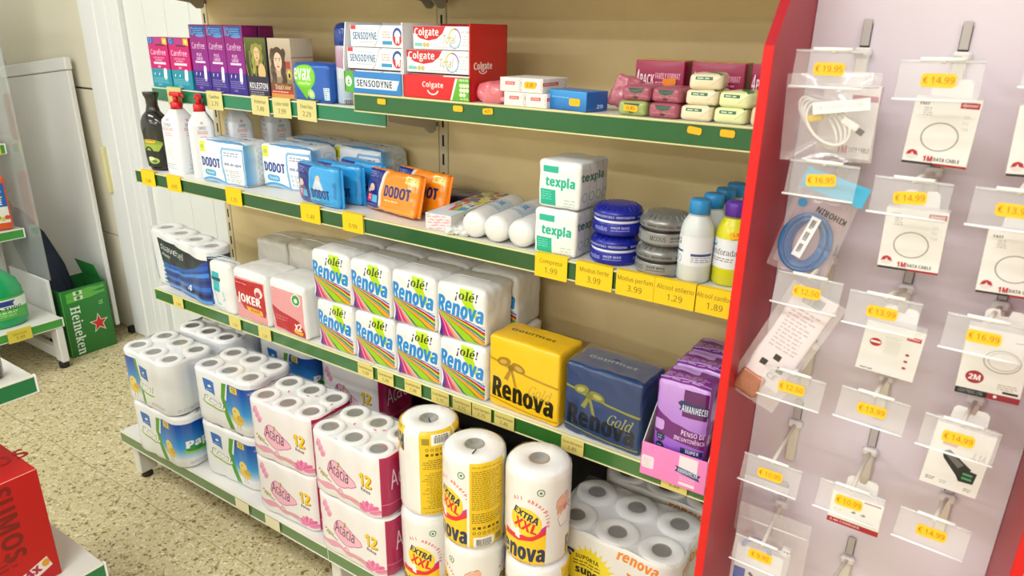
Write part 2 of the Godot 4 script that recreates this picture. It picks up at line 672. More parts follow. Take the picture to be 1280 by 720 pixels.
func dye(kind: int) -> Array:
	var c := Cv.new(220, 260, hx("23202c"))
	if kind == 0:
		c.grad(0, 0, 150, 170, hx("5f6a24"), hx("14160a"))
		for i in 16:
			c.line([V(6 + i * 8, 30 + (i * 37) % 40), V(i * 9, 110), V(14 + i * 7, 170)], 3.5, [hx("a8ae3e"), hx("3f4a12"), hx("20240a"), hx("6f7c26")][i % 4])
		portrait(c, 84, 66, 1.15, hx("dcb98a"), hx("8f8a34"))
		c.ell(110, 150, 26, 40, hx("d9b47c"))
		c.rect(0, 168, 220, 92, hx("2a2440"))
		c.text("KOLESTON", 16, 196, 126, 26, hx("f0eef6"))
		c.rect(14, 226, 128, 3, hx("c8c2d8"))
		c.small(20, 236, 110, 2, 9, hx("a49cc0"), 3)
	else:
		c.grad(0, 0, 150, 190, hx("c9b9a0"), hx("8d7a64"))
		c.rect(150, 0, 70, 260, hx("cbbca6"))
		c.rect(150, 78, 70, 3, hx("a8262c"))
		c.rect(150, 180, 70, 3, hx("a8262c"))
		portrait(c, 62, 92, 1.5, hx("e2c3a8"), hx("4a3424"))
		c.rect(0, 190, 150, 70, hx("7c4a34"))
		c.rect(112, 96, 30, 30, hx("b2383a"))
		c.ell(132, 152, 14, 20, hx("dcc24a"))
		c.ell(132, 156, 7, 11, hx("2b2418"))
		c.text("Total", 30, 196, 50, 22, hx("ead9be"), "sb")
		c.text("Color", 84, 198, 50, 18, hx("f2d486"), "sb")
		c.rect(0, 222, 150, 14, hx("c22f30"))
		c.small(10, 226, 126, 1, 9, hx("f2d6c8"), 8)
		c.grad(0, 236, 150, 24, hx("c89a58"), hx("e2903c"))
	return [soft(0.09, 0.155, 0.055 if kind == 0 else 0.075, fc(c, {"f": [0, 0, 150, 260], "r": [152, 0, 66, 260], "l": [152, 0, 66, 260], "k": [152, 0, 66, 260], "t": [160, 20, 40, 30], "b": [160, 20, 40, 30]}), {"r": 0.0015, "n": 2}), tm(c, 0.4)]

func evax_pack() -> Array:
	var c := Cv.new(260, 160, hx("1259b8"))
	c.ell(68, 56, 60, 54, hx("6cc21e"))
	c.poly([V(12, 72), V(124, 72), V(72, 150)], hx("6cc21e"))
	c.ell(68, 54, 54, 46, hx("7fd02c"))
	c.text("evax", 8, 22, 96, 48, hx("eef8f4"))
	c.text("cottonlike", 34, 76, 66, 12, hx("dff2c8"))
	c.ell(100, 126, 17, 20, hx("cdeb9c"))
	c.ring(100, 126, 12, 15, 2, hx("5f9c3c"))
	c.rect(162, 96, 26, 52, hx("d2e4f2"))
	c.small(164, 100, 20, 6, 8, hx("7ba2c8"), 2)
	return [soft(0.137, 0.097, 0.075, fc(c, {"f": [0, 0, 190, 160], "r": [200, 10, 40, 100], "t": [196, 4, 50, 40], "plain": [200, 20, 40, 40]}), {"r": 0.012, "bz": 0.006, "by": 0.003, "bx": 0.004, "wr": 0.002}), tm(c, 0.3, 0.4)]

func toothbox(kind: int) -> Array:
	var c := Cv.new(300, 74, hx("eef0f2"))
	if kind == 0:
		c.rect(4, 0, 30, 15, hx("d23444"))
		c.small(60, 14, 100, 1, 7, hx("a8b6c8"), 5)
		c.text("SENSODYNE", 16, 24, 140, 25, hx("1f5d96"))
		c.small(50, 56, 92, 1, 7, hx("b4bcc8"), 6)
		c.line([V(140, 74), V(158, 56), V(168, 26), V(180, 4), V(196, 0)], 3, hx("9aa0a8"))
		for i in 3:
			c.small(192, 20 + i * 9, 52, 1, 9, hx("e2a098"), i)
		c.rect(190, 52, 56, 12, hx("2a96c8"))
		c.ell(276, 36, 26, 28, hx("c83440"))
		c.poly([V(248, 10), V(304, 10), V(304, 36), V(248, 36)], hx("eef0f2"))
		c.ring(276, 36, 22, 24, 9, hx("1f3f96"), PI, TAU)
		c.ring(276, 38, 22, 24, 9, hx("cc2836"), 0, PI)
		c.poly([V(264, 26), V(288, 26), V(286, 60), V(280, 60), V(276, 48), V(271, 60), V(266, 60)], hx("f4f6f8"))
	else:
		c.poly([V(0, 0), V(176, 0), V(160, 22), V(128, 40), V(84, 46), V(40, 40), V(10, 26), V(0, 22)], hx("c81420"))
		c.text("Colgate", 8, 5, 130, 34, hx("fbf6f4"))
		c.text("Total", 160, 26, 66, 28, hx("a09a58"), "r", 0.2)
		c.ring(222, 38, 30, 30, 5, hx("e2b63c"), PI, PI * 1.5)
		c.ring(222, 38, 30, 30, 5, hx("8a4fa6"), PI * 1.5, TAU)
		c.ring(222, 38, 30, 30, 5, hx("6fa4d2"), 0, PI * 0.8)
		c.rect(8, 54, 42, 11, hx("7cc8c0"))
		c.ell(62, 60, 9, 8, hx("c9bb7c"))
		c.ell(80, 60, 9, 8, hx("c9bb7c"))
		c.small(120, 64, 130, 1, 8, hx("c2c6cc"), 4)
		c.text("DEEP CLEAN", 254, 14, 42, 7, hx("9aa2ac"))
		c.small(258, 28, 36, 4, 9, hx("c6cbd2"), 9)
	return [soft(0.168, 0.045, 0.038, fc(c, {"f": [0, 0, 300, 74], "t": [20, 66, 10, 4], "plain": [6, 68, 3, 3]}), {"r": 0.001, "n": 2}), tm(c, 0.35, 0.3)]

# display carton: tall back and sides, low printed front lip
func tray(kind: int, w: float, h: float, d: float, at: Vector3, label: String) -> Node3D:
	var t := thing("display_carton", label, "carton", at, 0.0)
	var ink := hx("d2101c") if kind else hx("e4e6ea")
	var lip := 0.046
	var c := Cv.new(320, 90, hx("d8141e") if kind else hx("2c7fc8"))
	if kind:
		c.text("Colgate", 96, 22, 100, 30, hx("fbe9e6"))
		c.ring(146, 50, 26, 22, 6, hx("fbe9e6"), 0.35, PI - 0.35)
		c.poly([V(228, 90), V(252, 4), V(262, 4), V(238, 90)], hx("f2f2ee"))
		c.poly([V(236, 90), V(262, 4), V(320, 0), V(320, 90)], hx("5fae2c"))
		c.text("GREEN BOX", 268, 6, 44, 8, hx("e2f4cc"))
		for k in 8:
			c.ell(278 + (k % 3) * 14, 30 + (k / 3) * 18, 8, 8, hx("d8eec2"))
		c.text("recicla", 274, 76, 36, 9, hx("e2f4cc"))
	else:
		c.rect(0, 0, 54, 90, hx("4fae2e"))
		c.ring(26, 44, 14, 18, 8, hx("eef8ea"))
		c.poly([V(26, 18), V(44, 50), V(8, 50)], hx("eef8ea"))
		c.poly([V(26, 32), V(33, 46), V(19, 46)], hx("4fae2e"))
		c.poly([V(60, 26), V(304, 30), V(288, 70), V(60, 70)], hx("e9f2f8"))
		c.text("SENSODYNE", 72, 34, 194, 28, hx("26324a"))
	var board := pm(ink, 0.45, 0.0, 0.2)
	part("back_panel", bx(w, h, 0.003), board, t, Vector3(0, 0, -d + 0.0015))
	for s in [-1, 1]:
		var p := [V(0, 0), V(d, 0), V(d, h), V(0, h)] if kind else [V(0, 0), V(d, 0), V(d, lip + 0.02), V(d - 0.012, h), V(0, h)]
		var pn := part("side_panel", plate(p, 0.003), pm(hx("c81018"), 0.42, 0, 0.2) if kind and s > 0 else pm(hx("e9e9ec"), 0.5), t, Vector3(s * (w / 2 - 0.0015), 0, 0), Vector3(0, 90, 0))
		pn.rotation_degrees = Vector3(0, -90, 0)
		pn.position = Vector3(s * (w / 2 - 0.0015), 0, -d)
		if kind and s > 0:
			var tx := part("lettering", letters("Colgate", 0.014, 0.0006, "b"), pm(hx("f3dedc"), 0.5), t, Vector3(w / 2 + 0.0004, h * 0.46, -0.043), Vector3(0, 90, 0))
			tx.scale.x = 0.9
			var pts := []
			for i in 9:
				var a := lerpf(0.35, PI - 0.35, i / 8.0)
				pts.append(Vector3(w / 2 + 0.0003, h * 0.46 - 0.006 - sin(a) * 0.009, -0.043 + cos(a) * 0.014))
			part("smile_mark", tube(pts, 0.0011, 6), pm(hx("f3dedc"), 0.5), t)
	part("front_lip", soft(w, lip, 0.003, fc(c, {"f": [0, 0, 320, 90], "plain": [80, 4, 6, 6]}), {"r": 0.0008, "n": 2}), tm(c, 0.4, 0.2), t, Vector3(0, 0, -0.0015))
	part("base_panel", bx(w - 0.008, 0.002, d - 0.008), pm(hx("b9a98c"), 0.8), t, Vector3(0, 0, -d / 2))
	return t

func soap(kind: int) -> Array:
	# 0 cream wrapped bar, 1 greenish wrapped bar, 2 rose film, 3 green film, 4 peach
	var cols: Array = [hx("efe3c2"), hx("e6ecb4"), hx("a8566a"), hx("9fb26a"), hx("e8c8a6")]
	var c := Cv.new(200, 90, cols[kind])
	if kind < 2:
		c.rect(0, 0, 120, 90, cols[kind])
		c.rect(22, 14, 62, 18, hx("0d5a3a"))
		c.small(28, 20, 50, 1, 14, hx("cfe4c0"), 3)
		c.line([V(80, 62), V(116, 12)], 1.5, cols[kind].darkened(0.25))
		c.poly([V(122, 0), V(140, 0), V(196, 60), V(196, 84), V(160, 56)], hx("1c7a3c"))
		c.poly([V(142, 0), V(160, 0), V(198, 40), V(198, 58)], hx("b6cf3a"))
	elif kind < 4:
		c.poly([V(26, 12), V(94, 12), V(86, 34), V(60, 44), V(34, 34)], hx("0f4a34"))
		for k in 12:
			c.line([V(4 + (k * 41) % 110, 50 + (k * 17) % 30), V(14 + (k * 37) % 104, 44 + (k * 23) % 40)], 2.5, cols[kind].lightened(0.35))
		c.ell(60, 66, 12, 9, cols[kind].darkened(0.4))
	else:
		c.text("LUX", 40, 24, 46, 26, hx("3a3230"), "r")
	return [soft(0.062, 0.034, 0.088, fc(c, {"f": [0, 0, 118, 88], "t": [122, 2, 76, 80], "plain": [4, 60, 8, 20]}), {"r": 0.008, "bz": 0.004, "by": 0.003, "wr": 0.0015, "n": 6}), tm(c, 0.35, 0.35 if kind > 1 else 0.15)]

func palm4() -> Array:
	var c := Cv.new(260, 120, hx("9c1848"))
	c.text("4", 8, 24, 18, 36, hx("f4e6ea"))
	c.text("PACK", 30, 34, 76, 24, hx("f4e6ea"))
	c.text("FAMILY FORMAT", 112, 30, 128, 14, hx("e8b8c8"))
	c.small(112, 50, 120, 1, 10, hx("d898b0"), 3)
	c.poly([V(0, 84), V(80, 70), V(160, 70), V(260, 80), V(260, 120), V(0, 120)], hx("c9a24a"))
	c.poly([V(0, 96), V(80, 84), V(180, 84), V(260, 92), V(260, 120), V(0, 120)], hx("1e4a30"))
	c.text("PALMOLIVE", 36, 96, 150, 18, hx("e6eee0"))
	return [soft(0.097, 0.092, 0.06, fc(c, {"f": [0, 0, 260, 120], "t": [110, 72, 20, 8], "plain": [2, 4, 6, 6]}), {"r": 0.003, "bz": 0.002, "n": 4}), tm(c, 0.35, 0.3)]

func dot_sticker(o: Node3D, at: Vector3, turn := Vector3.ZERO, s := 1.0, words := "", colr := hx("fcb90a")):
	var w := 0.026 * s
	var h := 0.0125 * s
	var pts := [V(-w / 2, -h * 0.3), V(-w / 2 + h * 0.2, -h / 2), V(w / 2 - h * 0.2, -h / 2), V(w / 2, -h * 0.3), V(w / 2, h * 0.3), V(w / 2 - h * 0.2, h / 2), V(-w / 2 + h * 0.2, h / 2), V(-w / 2, h * 0.3)]
	var p := part("price_sticker", plate(pts, 0.0006), pm(colr, 0.6), o, at, turn)
	if words != "":
		var t := part("lettering", letters(words, 0.0058 * s, 0.0003), pm(hx("6b4606"), 0.7), p, Vector3(0, 0, 0.0005))
		t.position.y = 0.0

# ---------------------------------------------------------------- goods: shelf two
func shampoo() -> Node3D:
	var t := thing("shampoo_bottle", "glossy black shampoo bottle with flared neck and green label, leftmost on its shelf", "bottle", Vector3(0.066, Y2, 0.258), 12)
	var p := [V(0.0, 0.184), V(0.012, 0.183), V(0.022, 0.178), V(0.034, 0.165), V(0.041, 0.148), V(0.0425, 0.13), V(0.040, 0.1), V(0.036, 0.06), V(0.032, 0.02), V(0.031, 0.006), V(0.029, 0.001), V(0.0, 0.0)]
	var black := pm(hx("0c0f0e"), 0.16, 0.0, 0.6)
	part("bottle_body", lathe(p, 30, 0, 1, 0.72), black, t)
	part("cap", lathe([V(0, 0.236), V(0.021, 0.236), V(0.0225, 0.233), V(0.021, 0.226), V(0.0165, 0.215), V(0.016, 0.196), V(0.019, 0.184), V(0.021, 0.176), V(0, 0.176)], 26, 0, 1, 0.85), black, t)
	var c := Cv.new(120, 260, hx("0c0f0e"))
	c.rect(0, 8, 120, 34, hx("a33a52"))
	c.small(18, 14, 84, 3, 9, hx("e8c4cc"), 2)
	c.rect(0, 42, 120, 60, hx("7f9c2e"))
	c.poly([V(30, 48), V(92, 48), V(86, 92), V(38, 92)], hx("f0b41c"))
	c.text("aloe", 40, 56, 44, 24, hx("5c4410"))
	c.poly([V(0, 102), V(120, 102), V(98, 150), V(30, 140)], hx("9ab23c"))
	c.ring(54, 172, 20, 50, 9, hx("10140e"))
	c.ell(70, 214, 26, 22, hx("a8c060"))
	c.ell(60, 200, 16, 14, hx("d6dfa8"))
	c.ell(74, 218, 12, 10, hx("5a7a24"))
	part("label", band(0.0352, 0.128, 0.012, -62, 62, 20, 0.76, 0.0035), tm(c, 0.3, 0.3), t)
	t.scale = Vector3(1.12, 1.0, 1.12)
	return t

func pump(label: String, at: Vector3, turn: float) -> Node3D:
	var t := thing("pump_bottle", label, "bottle", at, turn, "white pump bottles with red heads")
	var c := Cv.new(160, 240, hx("eceff2"))
	c.text("GEL", 58, 34, 32, 8, hx("c8404a"))
	c.text("DERMO", 40, 50, 70, 12, hx("4a5a74"), "r")
	c.text("HIDRATANTE", 26, 66, 98, 13, hx("d05a5e"), "r")
	c.small(40, 86, 70, 2, 8, hx("e0a0a0"), 3)
	for i in 4:
		c.ring(62 + (i % 2) * 18, 112 + i * 22, 9, 8, 1.6, hx("b8c0ca"))
	c.small(30, 204, 92, 3, 8, hx("bcc4ce"), 5)
	var st := begin()
	var levels := [[0.0, 0.94], [0.006, 1.0], [0.15, 1.0], [0.158, 0.97], [0.186, 0.42], [0.19, 0.36]]
	levels.reverse()
	var rows := []
	var uvs := []
	for l in levels:
		var row := []
		var uvr := []
		var o := rounded(0.086 * l[1], 0.072 * maxf(l[1], 0.5), 0.014 * l[1], 5)
		o.reverse()
		for i in o.size() + 1:
			var q: Vector2 = o[i % o.size()]
			row.append(Vector3(q.x, l[0], -q.y))
			uvr.append(Vector2(clampf(q.x / 0.086 + 0.5, 0.02, 0.98) if q.y < 0 else 0.02, 1.0 - l[0] / 0.19))
		row.reverse()
		uvr.reverse()
		rows.append(row)
		uvs.append(uvr)
	grid(st, rows, uvs)
	var m := tm(c, 0.35, 0.2)
	part("bottle_body", done(st), m, t)
	var red := pm(hx("d8121c"), 0.35, 0.0, 0.3)
	part("collar", lathe([V(0, 0.212), V(0.012, 0.212), V(0.0165, 0.208), V(0.017, 0.19), V(0.0, 0.19)], 24), red, t)
	part("pump_stem", lathe([V(0, 0.228), V(0.0075, 0.228), V(0.0075, 0.211), V(0, 0.211)], 16), red, t)
	part("pump_head", soft(0.05, 0.013, 0.021, {}, {"r": 0.005, "n": 4}), red, t, Vector3(0.006, 0.226, 0))
	part("spout", tube([Vector3(0.026, 0.233, 0), Vector3(0.037, 0.231, 0), Vector3(0.041, 0.225, 0)], 0.0042, 8, 0.003), red, t)
	return t

func diaper() -> Array:
	var c := Cv.new(360, 160, hx("e6ebf0"))
	c.rect(0, 0, 118, 160, hx("e9eef3"))
	c.rect(14, 6, 24, 40, hx("e8e23c"))
	c.ell(26, 26, 8, 8, hx("b6d43c"))
	c.text("DODOT", 18, 64, 82, 32, hx("1e3a8c"), "x")
	c.rrect(26, 108, 52, 22, 10, hx("4aa6d8"))
	c.text("fresh", 34, 112, 36, 12, hx("d8eefa"))
	c.ell(60, 168, 62, 34, hx("4a9ad6"))
	c.ell(60, 174, 62, 32, hx("9ccbee"))
	c.rrect(108, 20, 88, 140, 9, hx("7fb4de"))
	c.rrect(116, 28, 76, 122, 6, hx("eef1f5"))
	c.small(122, 36, 62, 2, 9, hx("7a94b4"), 2)
	c.text("99% de agua", 122, 72, 64, 14, hx("3a5a9a"))
	for i in 3:
		c.rect(122, 98 + i * 16, 9, 9, hx("c2ccd8"))
		c.small(136, 99 + i * 16, 52, 2, 7, hx("a2b0c2"), i)
	c.grad(200, 0, 34, 160, hx("3f92d4"), hx("cfe2f0"), false)
	c.rect(230, 0, 50, 160, hx("e2e8ee"))
	for i in 6:
		c.ring(250, 30 + i * 20, 14, 9, 1.6, hx("9cc6cc"))
	c.line([V(282, 70), V(300, 26), V(330, 12), V(360, 8)], 9, hx("4a90cc"))
	c.ell(330, 146, 34, 12, hx("5a9cd4"))
	c.text("DODOT", 290, 60, 60, 24, hx("4a78b4"), "x")
	c.ell(320, 110, 30, 20, hx("bcd6ea"))
	return [soft(0.196, 0.122, 0.1, fc(c, {"f": [2, 2, 196, 156], "r": [202, 2, 76, 156], "l": [40, 2, 40, 50], "t": [284, 2, 74, 156], "plain": [30, 6, 60, 44]}), {"r": 0.013, "bz": 0.006, "by": 0.006, "bx": 0.004, "wr": 0.005, "n": 12}), tm(c, 0.28, 0.35)]

func wipes(orange: bool) -> Array:
	var c := Cv.new(300, 170, hx("f08a14") if orange else hx("2a9ade"))
	var navy := hx("1a2a80")
	c.rect(0, 0, 96 if orange else 106, 170, navy)
	c.small(8, 16, 66, 3, 9, hx("7a86c8"), 2)
	c.ell(46, 84, 16, 14, hx("e0bca4"))
	c.ell(46, 76, 13, 9, hx("e8c8b0"))
	c.ell(30, 96, 9, 8, hx("e0bca4"))
	c.rect(22, 108, 26, 34, hx("c83a50"))
	c.text("72", 26, 114, 18, 18, hx("f0d8dc"))
	c.rect(50, 112, 28, 30, hx("58b0dc"))
	c.small(8, 150, 62, 1, 8, hx("7a86c8"), 7)
	if orange:
		c.poly([V(96, 0), V(112, 0), V(104, 60), V(98, 170), V(84, 170), V(88, 80)], hx("d8d4cc"))
		c.text("DODOT", 116, 62, 112, 44, hx("17286e"), "x")
		c.small(120, 120, 70, 1, 10, hx("f8d8a0"), 2)
		c.poly([V(204, 8), V(258, 18), V(254, 48), V(200, 40)], hx("eed06a"))
		c.small(208, 18, 42, 2, 9, hx("b08a2a"), 2)
		c.rect(90, 150, 210, 20, hx("f2a224"))
	else:
		c.rrect(100, 6, 130, 158, 14, hx("56b6ea"))
		c.rrect(106, 10, 124, 150, 12, hx("2e9ee0"))
		c.ell(152, 54, 13, 15, hx("d8c4b0"))
		c.poly([V(138, 62), V(166, 62), V(184, 100), V(120, 100)], hx("c9d6e4"))
		c.text("DODOT", 114, 98, 92, 38, hx("1b2f80"), "x")
		c.small(100, 142, 60, 1, 9, hx("9ad0f0"), 3)
		c.rect(226, 60, 12, 70, hx("1f7fc8"))
	var w := 0.19 if orange else 0.172
	return [soft(w, 0.102, 0.036, fc(c, {"f": [2, 0, 252 if orange else 242, 170], "r": [262, 20, 30, 100], "k": [262, 20, 30, 100], "t": [262, 20, 30, 20], "l": [4, 4, 40, 8], "plain": [262, 20, 20, 20]}), {"r": 0.012, "bz": 0.008, "ends": 0.36, "wr": 0.003, "n": 14, "freq": 30.0}), tm(c, 0.22, 0.5), w]

func texpla() -> Array:
	var c := Cv.new(340, 180, hx("e9ecea"))
	var g := hx("16b090")
	c.rect(22, 20, 64, 24, g)
	c.text("texpla", 36, 58, 118, 48, g, "x")
	c.rect(14, 108, 64, 60, g)
	c.small(20, 116, 44, 4, 9, hx("6cd2bc"), 3)
	c.small(112, 140, 44, 3, 12, hx("bcd0cc"), 6)
	c.rect(180, 0, 160, 180, hx("d2d4d4"))
	c.text("texpla", 186, 40, 120, 40, hx("3a6a60"), "x")
	for i in 4:
		c.rect(188 + i * 38, 0, 3, 180, hx("a8acac"))
		c.ring(206 + i * 36, 130, 12, 16, 3, hx("6a9a90"))
	return [soft(0.098, 0.094, 0.115, fc(c, {"f": [0, 0, 176, 178], "r": [182, 2, 156, 176], "t": [90, 4, 80, 40], "plain": [92, 4, 70, 40]}), {"r": 0.009, "bz": 0.003, "by": 0.002, "bx": 0.002, "wr": 0.0025, "n": 10}), tm(c, 0.4, 0.2)]

func jar(silver: bool) -> Node3D:
	var t := thing("wax_jar", "", "jar", Vector3.ZERO, 0, "hair wax jars")
	var col := hx("8c8d8a") if silver else hx("16229a")
	var m := pm(col, 0.32, 0.55 if silver else 0.15, 0.3)
	var ink := hx("2c2c2c") if silver else hx("c8d0f0")
	part("jar_body", lathe([V(0, 0.022), V(0.046, 0.022), V(0.0488, 0.02), V(0.049, 0.006), V(0.046, 0.001), V(0, 0)], 36), m, t)
	part("neck_ring", lathe([V(0.0, 0.0265), V(0.0465, 0.0265), V(0.0475, 0.024), V(0.0465, 0.0215), V(0, 0.0215)], 36), pm(hx("141416"), 0.4) if silver else pm(hx("dfe3f4"), 0.35), t)
	var c := Cv.new(512, 44, col)
	c.rect(0, 0, 512, 44, col)
	for k in 3:
		c.text("modus" if not silver else "MODUS", 20 + k * 170, 10, 50, 22, ink, "r")
		c.text("HAIR WAX", 84 + k * 170, 8, 60, 11, ink)
		c.text("professional", 84 + k * 170, 24, 60, 8, ink)
	part("label", band(0.0493, 0.02, 0.005, -180, 180, 40), tm(c, 0.35, 0.2), t)
	var lid := part("lid", lathe([V(0, 0.0485), V(0.024, 0.0485), V(0.034, 0.0475), V(0.0475, 0.039), V(0.049, 0.036), V(0.049, 0.028), V(0.0475, 0.0262), V(0, 0.0262)], 36), m, t)
	var d := Cv.new(512, 20, col.darkened(0.1))
	for k in 3:
		d.text("BARBER ESSENTIALS · PROFESSIONAL", 6 + k * 170, 5, 158, 10, ink)
	part("lettering_band", band(0.0493, 0.036, 0.0285, -180, 180, 40), tm(d, 0.35), lid)
	for k in 24:
		var a := TAU * k / 24
		var rib := part("lid_rib", bx(0.0022, 0.0012, 0.011, 0.0003, true), m, lid, Vector3(sin(a) * 0.041, 0.0443, cos(a) * 0.041))
		rib.rotation = Vector3(0.53, a, 0)
	return t

func flask(yellow: bool) -> Node3D:
	var t := thing("chemist_bottle", "", "bottle", Vector3.ZERO, 0, "" if yellow else "white bottles with blue caps")
	var body := pm(hx("d6d21e"), 0.3, 0, 0.3) if yellow else pm(hx("d5dcda"), 0.35, 0, 0.2)
	part("bottle_body", lathe([V(0, 0.132), V(0.0165, 0.131), V(0.018, 0.124), V(0.025, 0.113), V(0.0295, 0.1), V(0.0305, 0.088), V(0.0305, 0.006), V(0.0275, 0.001), V(0, 0)], 30), body, t)
	part("cap", lathe([V(0, 0.152), V(0.0165, 0.152), V(0.0185, 0.149), V(0.019, 0.127), V(0, 0.127)], 24), pm(hx("5a2a9c") if yellow else hx("2c8cc8"), 0.4), t)
	var ribs := part("shrink_band", lathe([V(0, 0.127), V(0.0183, 0.1268), V(0.0183, 0.1225), V(0, 0.1225)], 24), pm(hx("7a7f3a") if yellow else hx("a9b4b4"), 0.4), t)
	ribs.position = Vector3.ZERO
	var c := Cv.new(200, 130, hx("e2e6ea"))
	if yellow:
		c.ell(34, 24, 22, 16, hx("5a9ab8"))
		c.ell(40, 20, 14, 9, hx("d8e4ea"))
		c.text("Camforada", 20, 44, 110, 26, hx("4a3a42"), "sr")
		c.small(30, 84, 100, 2, 10, hx("8a8088"), 2)
		c.text("1/2", 134, 90, 34, 24, hx("3a3438"))
		c.rect(140, 14, 48, 18, hx("9aa0a8"))
	else:
		for k in 9:
			c.ell(24 + (k % 3) * 16, 16 + (k / 3) * 10 + (k % 2) * 4, 3.5, 5, hx("3a4a70"))
		c.rect(14, 64, 60, 9, hx("44598c"))
		c.rect(104, 74, 80, 11, hx("34497c"))
		c.small(106, 90, 74, 3, 9, hx("8a94ac"), 4)
		c.ring(36, 100, 10, 18, 3, hx("7a8ab4"))
		c.ring(60, 104, 8, 16, 3, hx("7a8ab4"))
	part("label", band(0.0308, 0.088, 0.034, -100, 100, 28), tm(c, 0.45), t)
	if yellow:
		dot_sticker(t, Vector3(0.012, 0.098, 0.028), Vector3(-24, 22, 14), 1.0, "1.89")
	return t

# ---------------------------------------------------------------- goods: shelf three
# a row of rolls under one printed film; nx by nz rolls of radius r, total height h
func roll_pack(t: Node3D, nx: int, nz: int, r: float, h: float, wrap: Material, film_top := true, pitch := 1.0, core := 0.021):
	var sx := 2 * r * pitch
	var roll := lathe([V(core, 0.006), V(core, h - 0.004), V(core + 0.002, h - 0.001), V(r * 0.75, h + 0.0003), V(r - 0.006, h - 0.0008), V(r - 0.0032, h - 0.003), V(r - 0.0024, h - 0.008), V(r - 0.003, 0.004), V(core, 0.004)], 26)
	var paper := pm(hx("f1f1ef"), 0.85)
	var tubes := lathe([V(core - 0.0012, h * 0.5), V(core - 0.0012, h - 0.003), V(core - 0.0002, h - 0.002), V(core - 0.0002, h * 0.5)], 18)
	for j in nz:
		for i in nx:
			var p := Vector3((i - (nx - 1) / 2.0) * sx, 0, ((nz - 1) / 2.0 - j) * sx)
			var q := part("paper_roll", roll, paper, t, p)
			part("cardboard_core", tubes, pm(hx("8f8a80"), 0.8), q)
			part("core_floor", lathe([V(0, h - 0.0066), V(core - 0.0005, h - 0.0056)], 14), pm(hx("716e68"), 0.55), q)
	# film outline: rounded rectangle that dips a little between rolls
	var hw := sx * (nx - 1) / 2.0
	var hd := sx * (nz - 1) / 2.0
	var pts := []
	var us := []
	var sides := [[Vector2(-hw, hd), Vector2(1, 0), nx, 0.0, 0.5], [Vector2(hw, hd), Vector2(0, -1), nz, 0.5, 0.75], [Vector2(hw, -hd), Vector2(-1, 0), nx, 0.78, 0.98], [Vector2(-hw, -hd), Vector2(0, 1), nz, 0.75, 0.5]]
	for s in sides:
		var d: Vector2 = s[1]
		var nrm := Vector2(-d.y, d.x)
		var span: float = sx * (s[2] - 1)
		var cells: int = 6 * s[2]
		for k in cells + 1:
			var x := lerpf(-r * 0.71, span + r * 0.71, float(k) / cells)
			var near := roundf(clampf(x / sx, 0, s[2] - 1)) * sx
			var dx := absf(x - near)
			var yy := sqrt(maxf(0, r * r - dx * dx))
			if x > 0 and x < span:
				yy = lerpf(r, yy, 0.12)
			pts.append(s[0] + d * x + nrm * (yy + 0.0006))
			us.append(lerpf(s[3], s[4], (x + r * 0.71) / (span + r * 1.42)))
	var noise := FastNoiseLite.new()
	noise.seed = nx * 7 + nz
	noise.frequency = 24.0
	var st := begin()
	var rows := []
	var uvs := []
	for lv in [[h - 0.001, -0.006, 0.0], [h - 0.004, -0.0015, 0.015], [h - 0.010, 0.0, 0.05], [h * 0.8, 0.0, 0.2], [h * 0.6, 0.0, 0.4], [h * 0.505, -0.0006, 0.495], [h * 0.49, -0.0006, 0.51], [h * 0.4, 0.0, 0.6], [h * 0.2, 0.0, 0.8], [0.012, 0.0, 0.95], [0.003, -0.004, 1.0]]:
		var row := []
		var uvr := []
		for k in pts.size() + 1:
			var p: Vector2 = pts[k % pts.size()]
			var out: float = lv[1]
			var q := p + (p.normalized() * out)
			var v := Vector3(q.x, lv[0], q.y)
			var wv := noise.get_noise_3dv(v * 1.6) * 0.0016
			row.append(v + Vector3(p.x, 0, p.y).normalized() * wv)
			uvr.append(Vector2(us[k % pts.size()], lv[2]))
		rows.append(row)
		uvs.append(uvr)
	grid(st, rows, uvs)
	part("printed_film", done(st), wrap, t)
	part("film_web", plate(rounded(2 * (hw + r) - 0.006, 2 * (hd + r) - 0.006, r * 0.8), 0.001), pm(hx("eceded"), 0.3, 0, 0.3), t, Vector3(0, h - 0.0082, 0), Vector3(-90, 0, 0))
	if film_top:
		var fr := []
		var W := hw + r * 0.86
		var D := hd + r * 0.86
		for j in 15:
			var row := []
			for i in 21:
				var x := lerpf(-W, W, i / 20.0)
				var z := lerpf(-D, D, j / 14.0)
				row.append(Vector3(x, h + 0.0026 + noise.get_noise_2d(x * 2.2, z * 2.2) * 0.003, z))
			fr.append(row)
		part("clear_top_film", sheet(fr), clear(hx("ffffff"), 0.12, 0.12), t)

